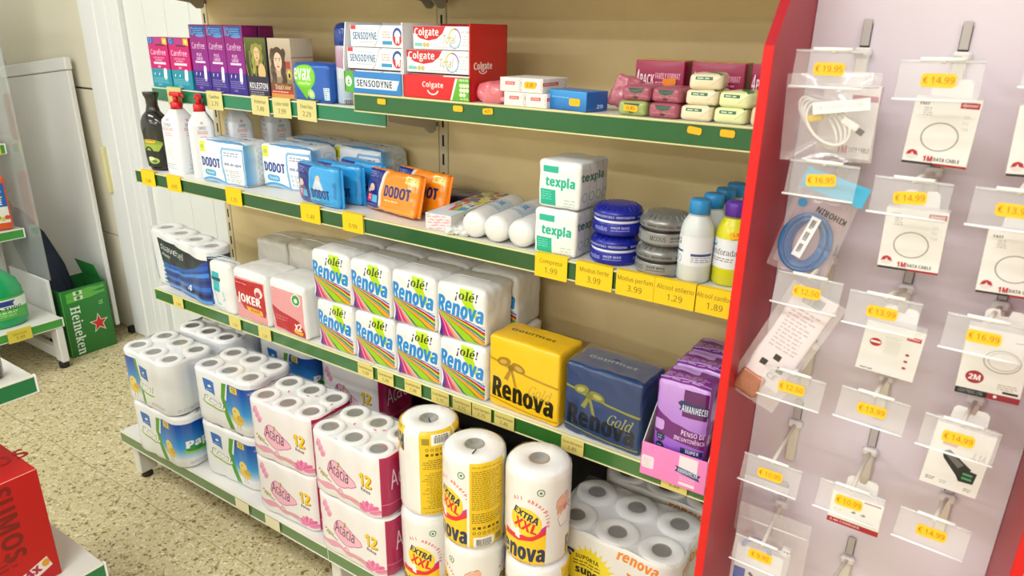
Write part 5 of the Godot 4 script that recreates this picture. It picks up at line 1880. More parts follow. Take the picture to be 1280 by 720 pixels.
func build_side_units():
	var green := pm(hx("3f9a3c"), 0.4, 0, 0.3)
	var white := pm(hx("dedfdc"), 0.5)
	var f := thing("side_shelving_frame", "white end frame of the far left shelving with clear end panel", "shelving")
	part("back_panel", bx(0.02, 1.8, 1.5, 0.002), pm(hx("d6d6d0"), 0.6), f, Vector3(-1.535, 0.02, 0.93))
	part("upright", bx(0.04, 1.9, 0.03, 0.002), white, f, Vector3(-1.51, 0, 0.195))
	part("end_panel", bx(0.36, 0.3, 0.012, 0.002), white, f, Vector3(-1.305, 0.09, 0.168))
	part("clear_end_panel", bx(0.4, 1.3, 0.004, 0.001), clear(hx("c9d2d0"), 0.22, 0.06), f, Vector3(-1.3, 0.395, 0.166))
	part("base_foot", bx(0.06, 0.165, 0.03, 0.003), white, f, Vector3(-1.06, 0.032, 0.2))
	part("base_rail", bx(0.42, 0.05, 0.028, 0.003), white, f, Vector3(-1.29, 0.04, 0.2))
	part("foot_pad", lathe([V(0, 0.034), V(0.016, 0.034), V(0.021, 0.02), V(0.02, 0.0), V(0, 0)], 14), pm(hx("1c1c1c"), 0.6), f, Vector3(-1.06, 0, 0.2))
	side_shelf("base shelf of the far left shelving, under the green detergent jug", -1.52, 0.49, 0.24, 0.182, 1.65, green)
	side_shelf("middle shelf of the far left shelving, under the orange detergent bottle", -1.52, 0.30, 0.615, 0.182, 1.65, green)
	side_shelf("upper shelf of the far left shelving at the photo's left edge", -1.52, 0.30, 0.98, 0.182, 1.65, green)
	var f2 := thing("near_shelving_frame", "white frame of the nearest left shelving", "shelving")
	part("back_panel", bx(0.02, 0.74, 1.0, 0.002), pm(hx("d6d6d0"), 0.6), f2, Vector3(0.2, 0.02, 1.43))
	for z in [0.96, 1.9]:
		part("upright", bx(0.03, 0.74, 0.03, 0.002), white, f2, Vector3(0.226, 0, z))
		part("base_foot", bx(0.05, 0.27, 0.028, 0.003), white, f2, Vector3(0.62, 0.0, z + 0.01))
		part("base_rail", bx(0.4, 0.04, 0.026, 0.003), white, f2, Vector3(0.43, 0.24, z + 0.01))
	var gd := pm(hx("0b7a46"), 0.35, 0, 0.3)
	side_shelf("low front shelf of the nearest left shelving, under the red beer carton", 0.212, 0.542, 0.33, 0.928, 1.92, gd)
	side_shelf("upper shelf end of the nearest left shelving, under the black bottle", 0.212, 0.405, 0.757, 0.928, 1.92, gd)

func stock_side():
	# green detergent jug
	var t := thing("detergent_jug", "large green detergent jug on the far left base shelf", "detergent", Vector3(-1.145, 0.2405, 0.37), 80)
	var g := pm(hx("12a05e"), 0.25, 0, 0.4)
	part("jug_body", lathe([V(0, 0.3), V(0.02, 0.3), V(0.022, 0.26), V(0.05, 0.235), V(0.085, 0.2), V(0.1, 0.16), V(0.103, 0.13), V(0.103, 0.02), V(0.095, 0.003), V(0, 0)], 32, 0, 1, 0.62), g, t)
	part("cap", lathe([V(0, 0.322), V(0.022, 0.322), V(0.025, 0.318), V(0.025, 0.285), V(0, 0.285)], 20), pm(hx("e8e8e4"), 0.4), t)
	part("jug_handle", tube([Vector3(-0.024, 0.27, 0), Vector3(-0.07, 0.275, 0), Vector3(-0.1, 0.24, 0), Vector3(-0.1, 0.18, 0)], 0.011, 10), g, t)
	var c := Cv.new(240, 150, hx("4fb04a"))
	c.rect(0, 14, 240, 80, hx("e2ece4"))
	c.poly([V(0, 92), V(90, 74), V(240, 84), V(240, 150), V(0, 150)], hx("4fb04a"))
	c.poly([V(100, 24), V(170, 24), V(160, 44), V(164, 60), V(106, 60), V(110, 44)], hx("1a3f92"))
	c.text("LAVA TUDO", 66, 66, 124, 22, hx("20402c"))
	c.text("SABÃO", 90, 94, 80, 14, hx("e4f2d8"))
	c.small(70, 116, 110, 2, 10, hx("b4dca4"), 3)
	part("label", band(0.104, 0.135, 0.04, -80, 80, 26, 0.63), tm(c, 0.35, 0.2), t)
	# orange detergent bottle, flat
	t = thing("detergent_bottle", "orange detergent bottle with blue label on the far left middle shelf", "detergent", Vector3(-1.272, 0.6155, 0.268), 78)
	part("bottle_body", soft(0.14, 0.24, 0.065, {}, {"r": 0.022, "n": 8, "bz": 0.004}), pm(hx("e2581a"), 0.3, 0, 0.4), t)
	part("cap", lathe([V(0, 0.275), V(0.018, 0.275), V(0.021, 0.27), V(0.021, 0.238), V(0, 0.238)], 18), pm(hx("1b4aa0"), 0.4), t)
	c = Cv.new(160, 220, hx("1f62b0"))
	c.text("BLANC", 12, 40, 130, 40, hx("e6e23c"), "x")
	c.text("ACTIVE", 26, 88, 110, 30, hx("f0ece4"), "x")
	c.rect(0, 130, 160, 90, hx("e4e4e0"))
	for k in 7:
		c.ell(16 + k * 22, 190 + (k % 2) * 8, 14, 12, hx(["d84a30", "6aa83a", "e0c03a"][k % 3]))
	part("label", soft(0.116, 0.17, 0.003, fc(c, {"f": [0, 0, 160, 220], "plain": [4, 4, 6, 6]}), {"r": 0.001, "n": 3}), tm(c, 0.35, 0.2), t, Vector3(0, 0.035, 0.0355))
	var y := thing("price_card", "yellow price card on the far left base shelf, under the green jug", "price card", Vector3(-1.0305, 0.24, 0.355), 90)
	part("card", bx(0.092, 0.052, 0.001, 0.0002), pm(hx("dccb4a"), 0.6), y, Vector3(0, -0.047, 0.0045))
	part("folded_top", bx(0.092, 0.0009, 0.012, 0.0002), pm(hx("dccb4a"), 0.6), y, Vector3(0, 0.005, 0.0))
	part("lettering", letters("Lava tudo", 0.009, 0.0002), pm(hx("7a6a2a"), 0.8), y, Vector3(0, -0.012, 0.0052))
	part("lettering", letters("3.49", 0.013, 0.0002), pm(hx("7a6a2a"), 0.8), y, Vector3(0, -0.03, 0.0052))
	y = thing("price_card", "bright yellow price card on the upper far left shelf end", "price card", Vector3(-1.2205, 0.98, 0.235), 90)
	part("card", bx(0.07, 0.045, 0.001, 0.0002), pm(hx("e6cc10"), 0.6), y, Vector3(0, -0.042, 0.0045))
	part("folded_top", bx(0.07, 0.0009, 0.012, 0.0002), pm(hx("e6cc10"), 0.6), y, Vector3(0, 0.005, 0.0))
	t = thing("detergent_bottle", "orange capped bottle on the upper far left shelf, mostly outside the photo", "detergent", Vector3(-1.28, 0.9805, 0.27), 80)
	part("bottle_body", soft(0.11, 0.2, 0.06, {}, {"r": 0.02, "n": 6}), pm(hx("d8621c"), 0.3, 0, 0.4), t)
	part("cap", lathe([V(0, 0.228), V(0.016, 0.228), V(0.018, 0.224), V(0.018, 0.198), V(0, 0.198)], 16), pm(hx("e8e4de"), 0.4), t)

	# beer carton with a raised flap
	t = thing("beer_carton", "open empty green beer carton with a red star by the white board", "carton", Vector3(-1.215, 0.0008, 0.035), 90)
	c = Cv.new(240, 330, hx("1d7a2c"))
	c.grad(0, 0, 240, 330, hx("1f8030"), hx("1b6e26"))
	for k in 2:
		c.poly([V(26, 18 + k * 24), V(150, 8 + k * 24), V(200, 14 + k * 24), V(226, 12 + k * 24), V(226, 24 + k * 24), V(200, 26 + k * 24), V(150, 34 + k * 24), V(26, 40 + k * 24)], hx("59b03c"))
		c.rect(64, 14 + k * 25, 46, 18, hx("d8e4cc"))
		c.ell(87, 23 + k * 25, 10, 8, hx("2a7a34"))
	c.text("Heineken", -58, 178, 240, 52, hx("e8efe6"), "sb", 0, PI / 2)
	var star := []
	for r in [[52.0, hx("e6e8e0")], [42.0, hx("d0201e")]]:
		star = []
		for i in 10:
			var a := -PI / 2 + i * PI / 5
			var rr: float = r[0] * (1.0 if i % 2 == 0 else 0.42)
			star.append(V(168 + cos(a) * rr, 196 + sin(a) * rr * 0.98))
		c.poly(star, r[1])
	c.text("15", 184, 84, 22, 22, hx("9ad08a"), "b", 0, PI / 2)
	c.rect(0, 0, 3, 330, hx("6ab44a"))
	var gm := tm(c, 0.4, 0.3)
	var inside := pm(hx("1f6a2c"), 0.6)
	var W := 0.206
	var H := 0.325
	var D := 0.2
	part("front_panel", soft(W, H, 0.003, fc(c, {"f": [0, 0, 240, 330], "plain": [100, 300, 6, 6]}), {"r": 0.001, "n": 2}), gm, t, Vector3(0, 0, D / 2))
	part("back_panel", bx(W, H, 0.003, 0.0008), inside, t, Vector3(0, 0, -D / 2))
	for s in [-1, 1]:
		part("side_panel", bx(0.003, H, D - 0.004, 0.0008), inside, t, Vector3(s * (W / 2 - 0.0018), 0, 0))
	part("bottom_panel", bx(W - 0.008, 0.003, D - 0.008, 0.0008), pm(hx("9a8a68"), 0.8), t, Vector3(0, 0.001, 0))
	part("raised_flap", bx(0.003, 0.085, D - 0.03, 0.0008), pm(hx("1e7a34"), 0.5), t, Vector3(W / 2 - 0.004, H - 0.002, -0.01), Vector3(0, 0, 16))
	# folded umbrella standing in the carton
	t = thing("umbrella", "folded dark umbrella with a curved black handle leaning in the beer carton", "umbrella", Vector3(-1.2, 0.03, 0.02), 0)
	var navy := pm(hx("1a2438"), 0.75)
	var dirv := Vector3(-0.34, 0.66, 0.08)
	part("shaft", tube([dirv * 0.9, dirv * 1.06], 0.006, 8), pm(hx("2a2a2a"), 0.4), t)
	var rows := []
	var st := begin()
	var uvs := []
	var nrm := dirv.normalized()
	var side := nrm.cross(Vector3.BACK).normalized()
	var oth := nrm.cross(side)
	for q in [[0.93, 0.014], [0.9, 0.03], [0.72, 0.062], [0.5, 0.07], [0.25, 0.05], [0.05, 0.02], [0.0, 0.006]]:
		var row := []
		var uvr := []
		for i in 25:
			var a := -TAU * i / 24.0
			var rr: float = q[1] * (1.0 + 0.16 * cos(a * 8.0))
			row.append(dirv * q[0] + side * cos(a) * rr + oth * sin(a) * rr)
			uvr.append(V(i / 24.0, q[0]))
		rows.append(row)
		uvs.append(uvr)
	grid(st, rows, uvs)
	part("folded_canopy", done(st), navy, t)
	var hp := []
	for i in 13:
		var a := PI * i / 12.0
		hp.append(dirv * 1.06 + nrm * sin(a) * 0.045 + Vector3(-0.036 + cos(a) * 0.036, 0.01, 0))
	part("curved_handle", tube(hp, 0.009, 8), pm(hx("121212"), 0.4), t)
	# white board leaning by the door
	t = thing("leaning_board", "tall white panel with a capped top edge leaning on the door", "panel", Vector3(-1.545, 0.001, -0.115), 0)
	var bm := pm(hx("efefec"), 0.45, 0, 0.15)
	var bo := part("board", bx(0.64, 1.2, 0.022, 0.003), bm, t)
	bo.rotation_degrees = Vector3(-2.6, 0, 6)
	bo.position = Vector3(0.055, 0.035, 0)
	var ca := part("top_cap", bx(0.66, 0.055, 0.03, 0.004), bm, bo, Vector3(-0.005, 1.202, 0.002))
	ca.rotation = Vector3.ZERO
	# red beer carton, nearest
	t = thing("drinks_carton", "large red drinks carton marked 24x on the nearest low shelf", "carton", Vector3(0.575, 0.3305, 1.17), 90)
	c = Cv.new(360, 300, hx("be0406"))
	var dk := hx("7c0808")
	c.text("SUMOS", 190, 86, 190, 40, dk, "x", 0, PI / 2)
	c.small(200, 186, 90, 3, 13, hx("8e0a0a"), 4)
	c.ring(180, 120, 44, 50, 8, hx("b80c0c"))
	c.ring(270, 290, 20, 22, 10, dk)
	c.poly([V(270, 258), V(338, 232), V(346, 262), V(282, 290)], hx("ece6de"))
	c.text("24x", 276, 246, 46, 24, hx("b01240"), "x", 0.0, -0.34)
	c.ell(334, 248, 8, 10, hx("e0a030"))
	c.text("SUM", 10, 8, 70, 40, dk, "x")
	part("carton_body", soft(0.35, 0.268, 0.27, fc(c, {"f": [0, 0, 360, 300], "t": [100, 2, 70, 50], "plain": [100, 2, 60, 20]}), {"r": 0.003, "n": 3, "bz": 0.002}), tm(c, 0.5), t)
	part("lid_seam", bx(0.346, 0.0016, 0.0016, 0.0004), pm(hx("e4a89c"), 0.6), t, Vector3(0, 0.2662, 0.1335))
	for k in 1:
		var tx := part("lettering", letters("SUMOS", 0.04, 0.0006, "x"), pm(hx("a00c0c"), 0.5), t, Vector3(0.10, 0.2685, 0.05), Vector3(-90, 0, 0))
		tx.rotation_degrees = Vector3(-90, 0, 0)
	# black bottle at the left edge
	t = thing("black_bottle", "black bottle with a white label on the near shelf end at the photo's left edge", "bottle", Vector3(0.556, 0.7575, 0.995), 60)
	part("bottle_body", lathe([V(0, 0.2), V(0.014, 0.2), V(0.015, 0.15), V(0.03, 0.12), V(0.034, 0.1), V(0.034, 0.014), V(0.03, 0.001), V(0, 0)], 26), pm(hx("17130f"), 0.14, 0, 0.6), t)
	part("label", band(0.0343, 0.098, 0.045, -170, 170, 28), pm(hx("e6e4e0"), 0.5), t)
	part("cap", lathe([V(0, 0.216), V(0.016, 0.216), V(0.0165, 0.19), V(0, 0.19)], 18), pm(hx("b02020"), 0.4), t)

# ---------------------------------------------------------------- stocking the shelves
func pack(base: String, label: String, cat: String, a: Array, at: Vector3, turn := 0.0, group := "") -> Node3D:
	var t := thing(base, label, cat, at, turn, group)
	part("pack_body", a[0], a[1], t)
	return t

func stock_top():
	var low := carefree(false)
	var tall := carefree(true)
	var mk := func(a: Array, base: String, label: String, at: Vector3, w: float, h: float, d: float, dark: Color):
		var t := pack(base, label, "carton", a, at, 0.0, "hygiene cartons on the upper left shelf")
		part("lid_flap", bx(w - 0.003, 0.0008, d - 0.004, 0.0002), pm(dark, 0.5), t, Vector3(0, h, 0))
		return t
	mk.call(low, "pad_carton", "low pink and teal carton at the left end of the upper left shelf", Vector3(0.053, Y1L + 0.0005, 0.181), 0.101, 0.146, 0.05, hx("a04a70"))
	mk.call(low, "pad_carton", "low pink and teal carton second from the left, touching the purple cartons", Vector3(0.160, Y1L + 0.0005, 0.181), 0.101, 0.146, 0.05, hx("a04a70"))
	var names := ["left of the three tall purple cartons, beside the pink cartons", "middle of the three tall purple cartons", "right of the three tall purple cartons, beside the hair colour box"]
	for i in 3:
		mk.call(tall, "pad_carton", "tall purple carton, " + names[i], Vector3(0.261 + i * 0.0815, Y1L + 0.0005, 0.181), 0.079, 0.184, 0.05, hx("3a0a30"))
	for i in 3:
		mk.call(tall, "pad_carton", "tall purple carton in the second row behind the " + ["left", "middle", "right"][i] + " purple one", Vector3(0.261 + i * 0.0815, Y1L + 0.0005, 0.126), 0.079, 0.184, 0.05, hx("3a0a30"))
	pack("hair_colour_box", "dark hair colour box with a green tinted portrait", "carton", dye(0), Vector3(0.5135, Y1L + 0.0005, 0.18), 0, "")
	pack("hair_colour_box", "brown hair colour box with a brown haired portrait and cream side", "carton", dye(1), Vector3(0.6075, Y1L + 0.0005, 0.167), 0, "")
	var ev := pack("pad_pack", "blue pad pack with a bright green leaf shape and rounded corners", "pad pack", evax_pack(), Vector3(0.723, Y1L + 0.0005, 0.168), 0)
	part("end_seal", bx(0.003, 0.07, 0.05, 0.001), pm(hx("1052a8"), 0.35), ev, Vector3(0.0705, 0.012, 0))
	# spray can
	var t := thing("spray_can", "deodorant spray can with a deep blue cap left of the toothpaste", "spray can", Vector3(0.815, Y1L + 0.0005, 0.165), -15)
	var c := Cv.new(200, 260, hx("c8d2de"))
	c.grad(0, 0, 200, 110, hx("c4b4c6"), hx("b07a9a"))
	c.grad(0, 110, 200, 150, hx("c6d4e2"), hx("9cb8d4"))
	for k in 12:
		c.line([V(20 + k * 14, 30), V(24 + k * 13, 108)], 2.0, hx("c898b0"))
	c.poly([V(0, 96), V(80, 80), V(200, 104), V(200, 130), V(0, 120)], hx("d4dce6"))
	c.rect(64, 186, 8, 12, hx("2a2a34"))
	c.bars(118, 200, 40, 46, hx("3a4450"), hx("d2dae4"), 5)
	part("can_body", lathe([V(0.023, 0.144), V(0.0262, 0.139), V(0.0265, 0.13), V(0.0265, 0.006), V(0.025, 0.001), V(0, 0)], 28), tm(c, 0.22, 0.4), t)
	part("cap", lathe([V(0, 0.196), V(0.012, 0.1955), V(0.021, 0.191), V(0.0262, 0.18), V(0.0268, 0.165), V(0.0268, 0.143), V(0, 0.143)], 28), pm(hx("123f9c"), 0.25, 0, 0.5), t)
	t = thing("small_carton", "small brown carton with a barcode behind the end of the upper right shelf", "carton", Vector3(0.905, Y1L + 0.0005, 0.17), 0)
	c = Cv.new(80, 120, hx("9a7a50"))
	c.bars(20, 60, 40, 50, hx("30302c"), hx("d8d0c4"), 4)
	c.rect(0, 0, 80, 30, hx("7a5a38"))
	part("pack_body", soft(0.045, 0.058, 0.05, fc(c, {"f": [0, 0, 80, 120], "r": [0, 0, 20, 120], "plain": [2, 34, 8, 8]}), {"r": 0.001, "n": 2}), tm(c, 0.5), t)

	# toothpaste
	tray(0, 0.176, 0.149, 0.13, Vector3(1.0475, Y1R + 0.0008, 0.314), "white and blue toothpaste display carton at the left end of the upper right shelf")
	tray(1, 0.18, 0.149, 0.13, Vector3(1.2275, Y1R + 0.0008, 0.314), "tall red toothpaste display carton")
	var s := toothbox(0)
	var where := ["bottom of its display carton", "middle, showing a red and blue tooth", "top of the stack, set to the right"]
	for i in 3:
		var o := pack("toothpaste_box", "white toothpaste box with blue lettering, " + where[i], "toothpaste", s, Vector3(1.049 + (0.0 if i < 2 else 0.007), Y1R + 0.004 + i * 0.0465 + (0.002 if i > 0 else 0.0), 0.288 - (0.004 if i == 0 else 0.0)), 0, "")
		o.scale = Vector3(0.985, 1, 1) if i < 2 else Vector3(0.9, 1, 1)
		o.scale = Vector3(0.9, 1, 1) if i == 2 else Vector3(0.98, 1, 1)
	s = toothbox(1)
	where = ["bottom, hidden behind the red lip", "middle of the stack", "top of the stack, set to the right"]
	for i in 3:
		var o := pack("toothpaste_box", "white toothpaste box with a red semicircle, " + where[i], "toothpaste", s, Vector3(1.2265 + (0.0 if i < 2 else 0.0), Y1R + 0.004 + i * 0.0465 + (0.002 if i > 0 else 0.0), 0.288 - (0.004 if i == 0 else 0.0)), 0, "")
		o.scale = Vector3(0.98, 1, 1)
		if i == 2:
			o.scale.x = 0.88
			o.position.x += 0.011
	# right of the toothpaste
	t = thing("soap_pouch", "crumpled pink plastic soap pouch right of the red display carton", "soap pouch", Vector3(1.355, Y1R + 0.0008, 0.275), -8)
	part("pouch_body", soft(0.078, 0.036, 0.06, {}, {"r": 0.012, "by": 0.006, "wr": 0.006, "n": 14, "freq": 26.0, "ends": 0.4}), pm(hx("dc7a82"), 0.28, 0, 0.4), t)
	part("crimped_end", soft(0.026, 0.008, 0.05, {}, {"r": 0.003, "wr": 0.004, "n": 6}), pm(hx("e08a90"), 0.3), t, Vector3(0.045, 0.006, 0))
	c = Cv.new(200, 110, hx("e8e4e0"))
	c.rect(50, 30, 90, 26, hx("d04a48"))
	c.text("DENTAL", 60, 36, 70, 14, hx("f2d8d4"))
	for k in 6:
		c.ell(180 + (k % 2) * 8, 20 + k * 14, 4, 4, hx("c85a58"))
	var wm := tm(c, 0.45)
	var wb := soft(0.0485, 0.0262, 0.095, fc(c, {"f": [0, 0, 196, 108], "r": [50, 0, 146, 108], "plain": [4, 4, 10, 10], "t": [4, 4, 10, 10]}), {"r": 0.001, "n": 2})
	where = ["lower left", "lower right", "upper left", "upper right with an orange sticker"]
	for i in 4:
		var w := pack("dental_box", "small white box with red label, %s of four" % where[i], "box", [wb, wm], Vector3(1.424 + (i % 2) * 0.0492 - (0.01 if i > 1 else 0.0), Y1R + 0.0006 + (i / 2) * 0.0268, 0.266), 0, "small white boxes in a stack of four")
		if i == 3:
			dot_sticker(w, Vector3(-0.004, 0.014, 0.0478), Vector3.ZERO, 1.0, "2.35")
	t = thing("cotton_box", "flat bright blue box with an orange sticker beside the small white boxes", "box", Vector3(1.5475, Y1R + 0.0006, 0.283), -14)
	c = Cv.new(220, 80, hx("2484cc"))
	c.grad(0, 0, 160, 80, hx("3a9ade"), hx("1a6cb8"))
	c.small(14, 26, 90, 1, 9, hx("7ac0ee"), 3)
	c.rect(160, 0, 60, 80, hx("1a5eb0"))
	c.text("20", 190, 52, 16, 14, hx("d8e6f2"))
	part("pack_body", soft(0.096, 0.036, 0.06, fc(c, {"f": [0, 0, 158, 78], "r": [164, 2, 54, 76], "t": [20, 50, 100, 6], "plain": [20, 50, 60, 6]}), {"r": 0.002, "bz": 0.001, "n": 3}), tm(c, 0.35, 0.2), t)
	dot_sticker(t, Vector3(0.02, 0.016, 0.031), Vector3.ZERO, 1.05, "")
	# family packs of soap at the back, bars in front
	var pk := palm4()
	where = ["left one, with an orange sticker", "middle one", "right one, at the red panel"]
	for i in 3:
		var o := pack("soap_family_pack", "maroon soap family pack, " + where[i], "soap pack", pk, Vector3(1.671 + i * 0.108, Y1R + 0.0006, 0.17 - i * 0.004), [0.0, 2.0, -2.0][i], "maroon soap family packs")
		if i == 0:
			dot_sticker(o, Vector3(0.022, 0.054, 0.0335), Vector3(0, 0, 8), 1.0, "", hx("f08a1e"))
		if i == 1:
			dot_sticker(o, Vector3(0.005, 0.046, 0.0335), Vector3(0, 0, 90), 0.8, "", hx("f08a1e"))
	t = thing("soap_pouch", "rose film soap pouch leaning left of the rose bars", "soap pouch", Vector3(1.618, Y1R + 0.0006, 0.252), 20)
	var lean := part("pouch_body", soft(0.05, 0.06, 0.022, {}, {"r": 0.008, "bz": 0.003, "wr": 0.008, "n": 10}), pm(hx("b86474"), 0.28, 0, 0.4), t)
	lean.rotation_degrees = Vector3(0, 0, -18)
	lean.position = Vector3(0.0, 0.006, 0)
	var bars := []
	for k in 5:
		bars.append(soap(k))
	var lay := [[3, 1.669, 0.0, 0.268, 0.0, "green film soap bar with an orange sticker, lower left"], [2, 1.7275, 0.0, 0.268, 0.0, "rose film soap bar in the lower row beside the green one"], [2, 1.672, 0.0256, 0.264, 2.0, "rose film soap bar, upper left"], [2, 1.731, 0.0256, 0.264, -3.0, "rose film soap bar, upper right of the rose ones"], [0, 1.786, 0.0, 0.268, 0.0, "cream wrapped soap bar, lower row"], [1, 1.845, 0.0, 0.268, -2.0, "pale green wrapped soap bar, lower row"], [0, 1.790, 0.0256, 0.262, 1.0, "cream wrapped soap bar, second layer"], [1, 1.853, 0.0256, 0.266, -9.0, "yellow green wrapped soap bar, second layer at the right"], [0, 1.789, 0.0512, 0.262, 10.0, "cream wrapped soap bar on top of the stack"], [4, 1.903, 0.0, 0.276, 0.0, "peach wrapped soap bar against the red panel"]]
	for q in lay:
		var o := pack("soap_bar", q[5], "soap", bars[q[0]], Vector3(q[1], Y1R + 0.0006 + q[2], q[3]), q[4], "wrapped soap bars")
		o.scale = Vector3(0.87, 0.73, 0.9) if q[0] != 4 else Vector3(0.78, 0.9, 0.8)
		if q[0] == 3:
			dot_sticker(o, Vector3(0.0, 0.018, 0.0485), Vector3(0, 0, -3), 1.2, "0.85")

func stock_second():
	shampoo()
	pump("white pump bottle with a red head, leftmost, beside the black bottle", Vector3(0.152, Y2, 0.232), 0)
	pump("white pump bottle with a red head, second, turned to show its plain side", Vector3(0.256, Y2, 0.226), -34)
	pump("white pump bottle with a red head, third, behind the front diaper pack", Vector3(0.292, Y2, 0.125), -25)
	pump("white pump bottle with a red head, farthest back in the shade", Vector3(0.372, Y2, 0.05), -20)
	var a := diaper()
	pack("wipes_brick", "white and blue baby wipes block at the front, right of the pump bottles", "baby wipes", a, Vector3(0.412, Y2 + 0.0006, 0.232), 2, "white and blue baby wipes blocks")
	pack("wipes_brick", "white and blue baby wipes block behind the blue wipes, second in the row", "baby wipes", a, Vector3(0.614, Y2 + 0.0006, 0.173), 3, "white and blue baby wipes blocks")
	pack("wipes_brick", "white and blue baby wipes block in the back row, left", "baby wipes", a, Vector3(0.573, Y2 + 0.0006, 0.0585), 0, "white and blue baby wipes blocks")
	pack("wipes_brick", "white and blue baby wipes block in the back row, right", "baby wipes", a, Vector3(0.778, Y2 + 0.0006, 0.0625), -3, "white and blue baby wipes blocks")
	a = wipes(false)
	for i in 3:
		var o := pack("wipes_pack", ["blue wipes pack with a child print, front one", "blue wipes pack, second behind the front one", "blue wipes pack, rear one in the shade"][i], "baby wipes", a, Vector3([0.807, 0.822, 0.85][i], Y2 + 0.0006, [0.270, 0.216, 0.160][i]), [-7.0, -4.0, -8.0][i], "blue wipes packs")
		part("opening_lid", soft(0.06, 0.04, 0.0025, {}, {"r": 0.001, "n": 3}), pm(hx("56b6ea"), 0.25, 0, 0.3), o, Vector3(0.0, 0.028, -0.0235))
		part("end_seal", soft(0.012, 0.096, 0.003, {}, {"r": 0.001, "n": 3, "wr": 0.003}), pm(hx("2a92d6"), 0.25, 0, 0.3), o, Vector3(0.089, 0.002, 0))
	a = wipes(true)
	for i in 2:
		var o := thing("wipes_pack", ["orange wipes pack with a navy end, front one leaning back", "orange wipes pack behind the front one"][i], "baby wipes", Vector3([1.026, 1.065][i], Y2 + 0.001, [0.246, 0.19][i]), [-8.0, -10.0][i], "orange wipes packs")
		var b := part("pack_body", a[0], a[1], o)
		b.rotation_degrees.x = -14
		b.position = Vector3(0, 0.004, 0)
		var e := part("end_seal", soft(0.012, 0.096, 0.003, {}, {"r": 0.001, "n": 3, "wr": 0.003}), pm(hx("e87c10"), 0.25, 0, 0.3), o, Vector3(0.098, 0.007, 0))
		e.rotation_degrees.x = -14
	var o3 := thing("wipes_pack", "navy wipes pack lying flat right of the orange ones", "baby wipes", Vector3(1.11, Y2 + 0.0006, 0.075), 12, "")
	part("pack_body", soft(0.13, 0.034, 0.1, {}, {"r": 0.012, "by": 0.006, "wr": 0.006, "n": 10}), pm(hx("151f4e"), 0.28, 0, 0.4), o3)
	part("end_seal", soft(0.014, 0.004, 0.09, {}, {"r": 0.001, "n": 3, "wr": 0.003}), pm(hx("b05a24"), 0.3), o3, Vector3(0.07, 0.014, 0))
	# cling film carton lying on the shelf
	var t := thing("film_carton", "long printed kitchen film carton lying front to back", "carton", Vector3(1.198, Y2 + 0.0006, 0.157), 5)
	var c := Cv.new(200, 300, hx("dfe4e6"))
	c.rect(0, 0, 110, 300, hx("cfd8da"))
	for k in 40:
		c.ell((k * 53) % 110, (k * 37) % 190, 7 + (k % 5) * 3, 6 + (k % 4) * 4, hx(["c8b43a", "8a9a3a", "d0702c", "6a4a2c", "e0d070", "a83a2c", "4a7ab0"][k % 7]))
	c.rect(0, 190, 110, 110, hx("c8dce8"))
	c.poly([V(30, 190), V(56, 186), V(80, 240), V(50, 250)], hx("d04a6a"))
	c.poly([V(50, 200), V(80, 196), V(92, 240), V(66, 246)], hx("9ac43a"))
	c.poly([V(70, 210), V(100, 200), V(108, 230), V(84, 244)], hx("3a9ac0"))
	c.rect(110, 0, 44, 300, hx("d8d6cc"))
	c.text("MELITA", 80, 180, 100, 18, hx("3a4450"), "b", 0, PI / 2)
	for k in 2:
		c.bars(118, 30 + k * 40, 28, 34, hx("2a2c2a"), hx("e0ded4"), 7 + k)
	c.small(114, 140, 30, 12, 12, hx("a8a69c"), 3)
	c.rect(154, 0, 46, 300, hx("e0d8da"))
	for k in 24:
		c.ell(160 + (k * 17) % 36, 200 + (k * 29) % 96, 4, 3, hx("d88a92"))
	for k in 20:
		c.ell(158 + (k * 23) % 40, (k * 31) % 120, 9, 9, hx(["c86a2c", "8a8a2c", "b03a24"][k % 3]))
	var box := soft(0.07, 0.038, 0.272, fc(c, {"t": [0, 0, 110, 300], "f": [156, 190, 42, 108], "k": [156, 0, 42, 120], "l": [112, 0, 40, 20]}), {"r": 0.0015, "n": 3})
	part("carton_body", box, tm(c, 0.4, 0.25), t)
	var side := Cv.new(300, 44, hx("d8d6cc"))
	side.text("MELITTE", 60, 8, 90, 18, hx("3a4450"), "b")
	side.small(60, 30, 110, 1, 9, hx("9a988e"), 3)
	for k in 2:
		side.bars(214 + k * 32, 6, 26, 32, hx("2a2c2a"), hx("e0ded4"), 7 + k)
	side.rect(276, 0, 24, 44, hx("c8862c"))
	part("side_print", soft(0.272, 0.034, 0.0008, fc(side, {"f": [0, 0, 300, 44], "plain": [4, 4, 6, 6]}), {"r": 0.0003, "n": 2}), tm(side, 0.4), t, Vector3(0.0353, 0.002, 0), Vector3(0, 90, 0))
	# rolls of bags
	c = Cv.new(200, 160, hx("dfe1e4"))
	c.poly([V(0, 30), V(200, 10), V(200, 110), V(0, 130)], hx("c0d0de"))
	c.text("BAGS 30L", 40, 40, 110, 34, hx("4a8ab8"), "x", 0.1)
	c.ell(60, 110, 14, 10, hx("cc6aa0"))
	c.small(90, 100, 80, 2, 12, hx("8aa0b4"), 2)
	var bagm := tm(c, 0.3, 0.3)
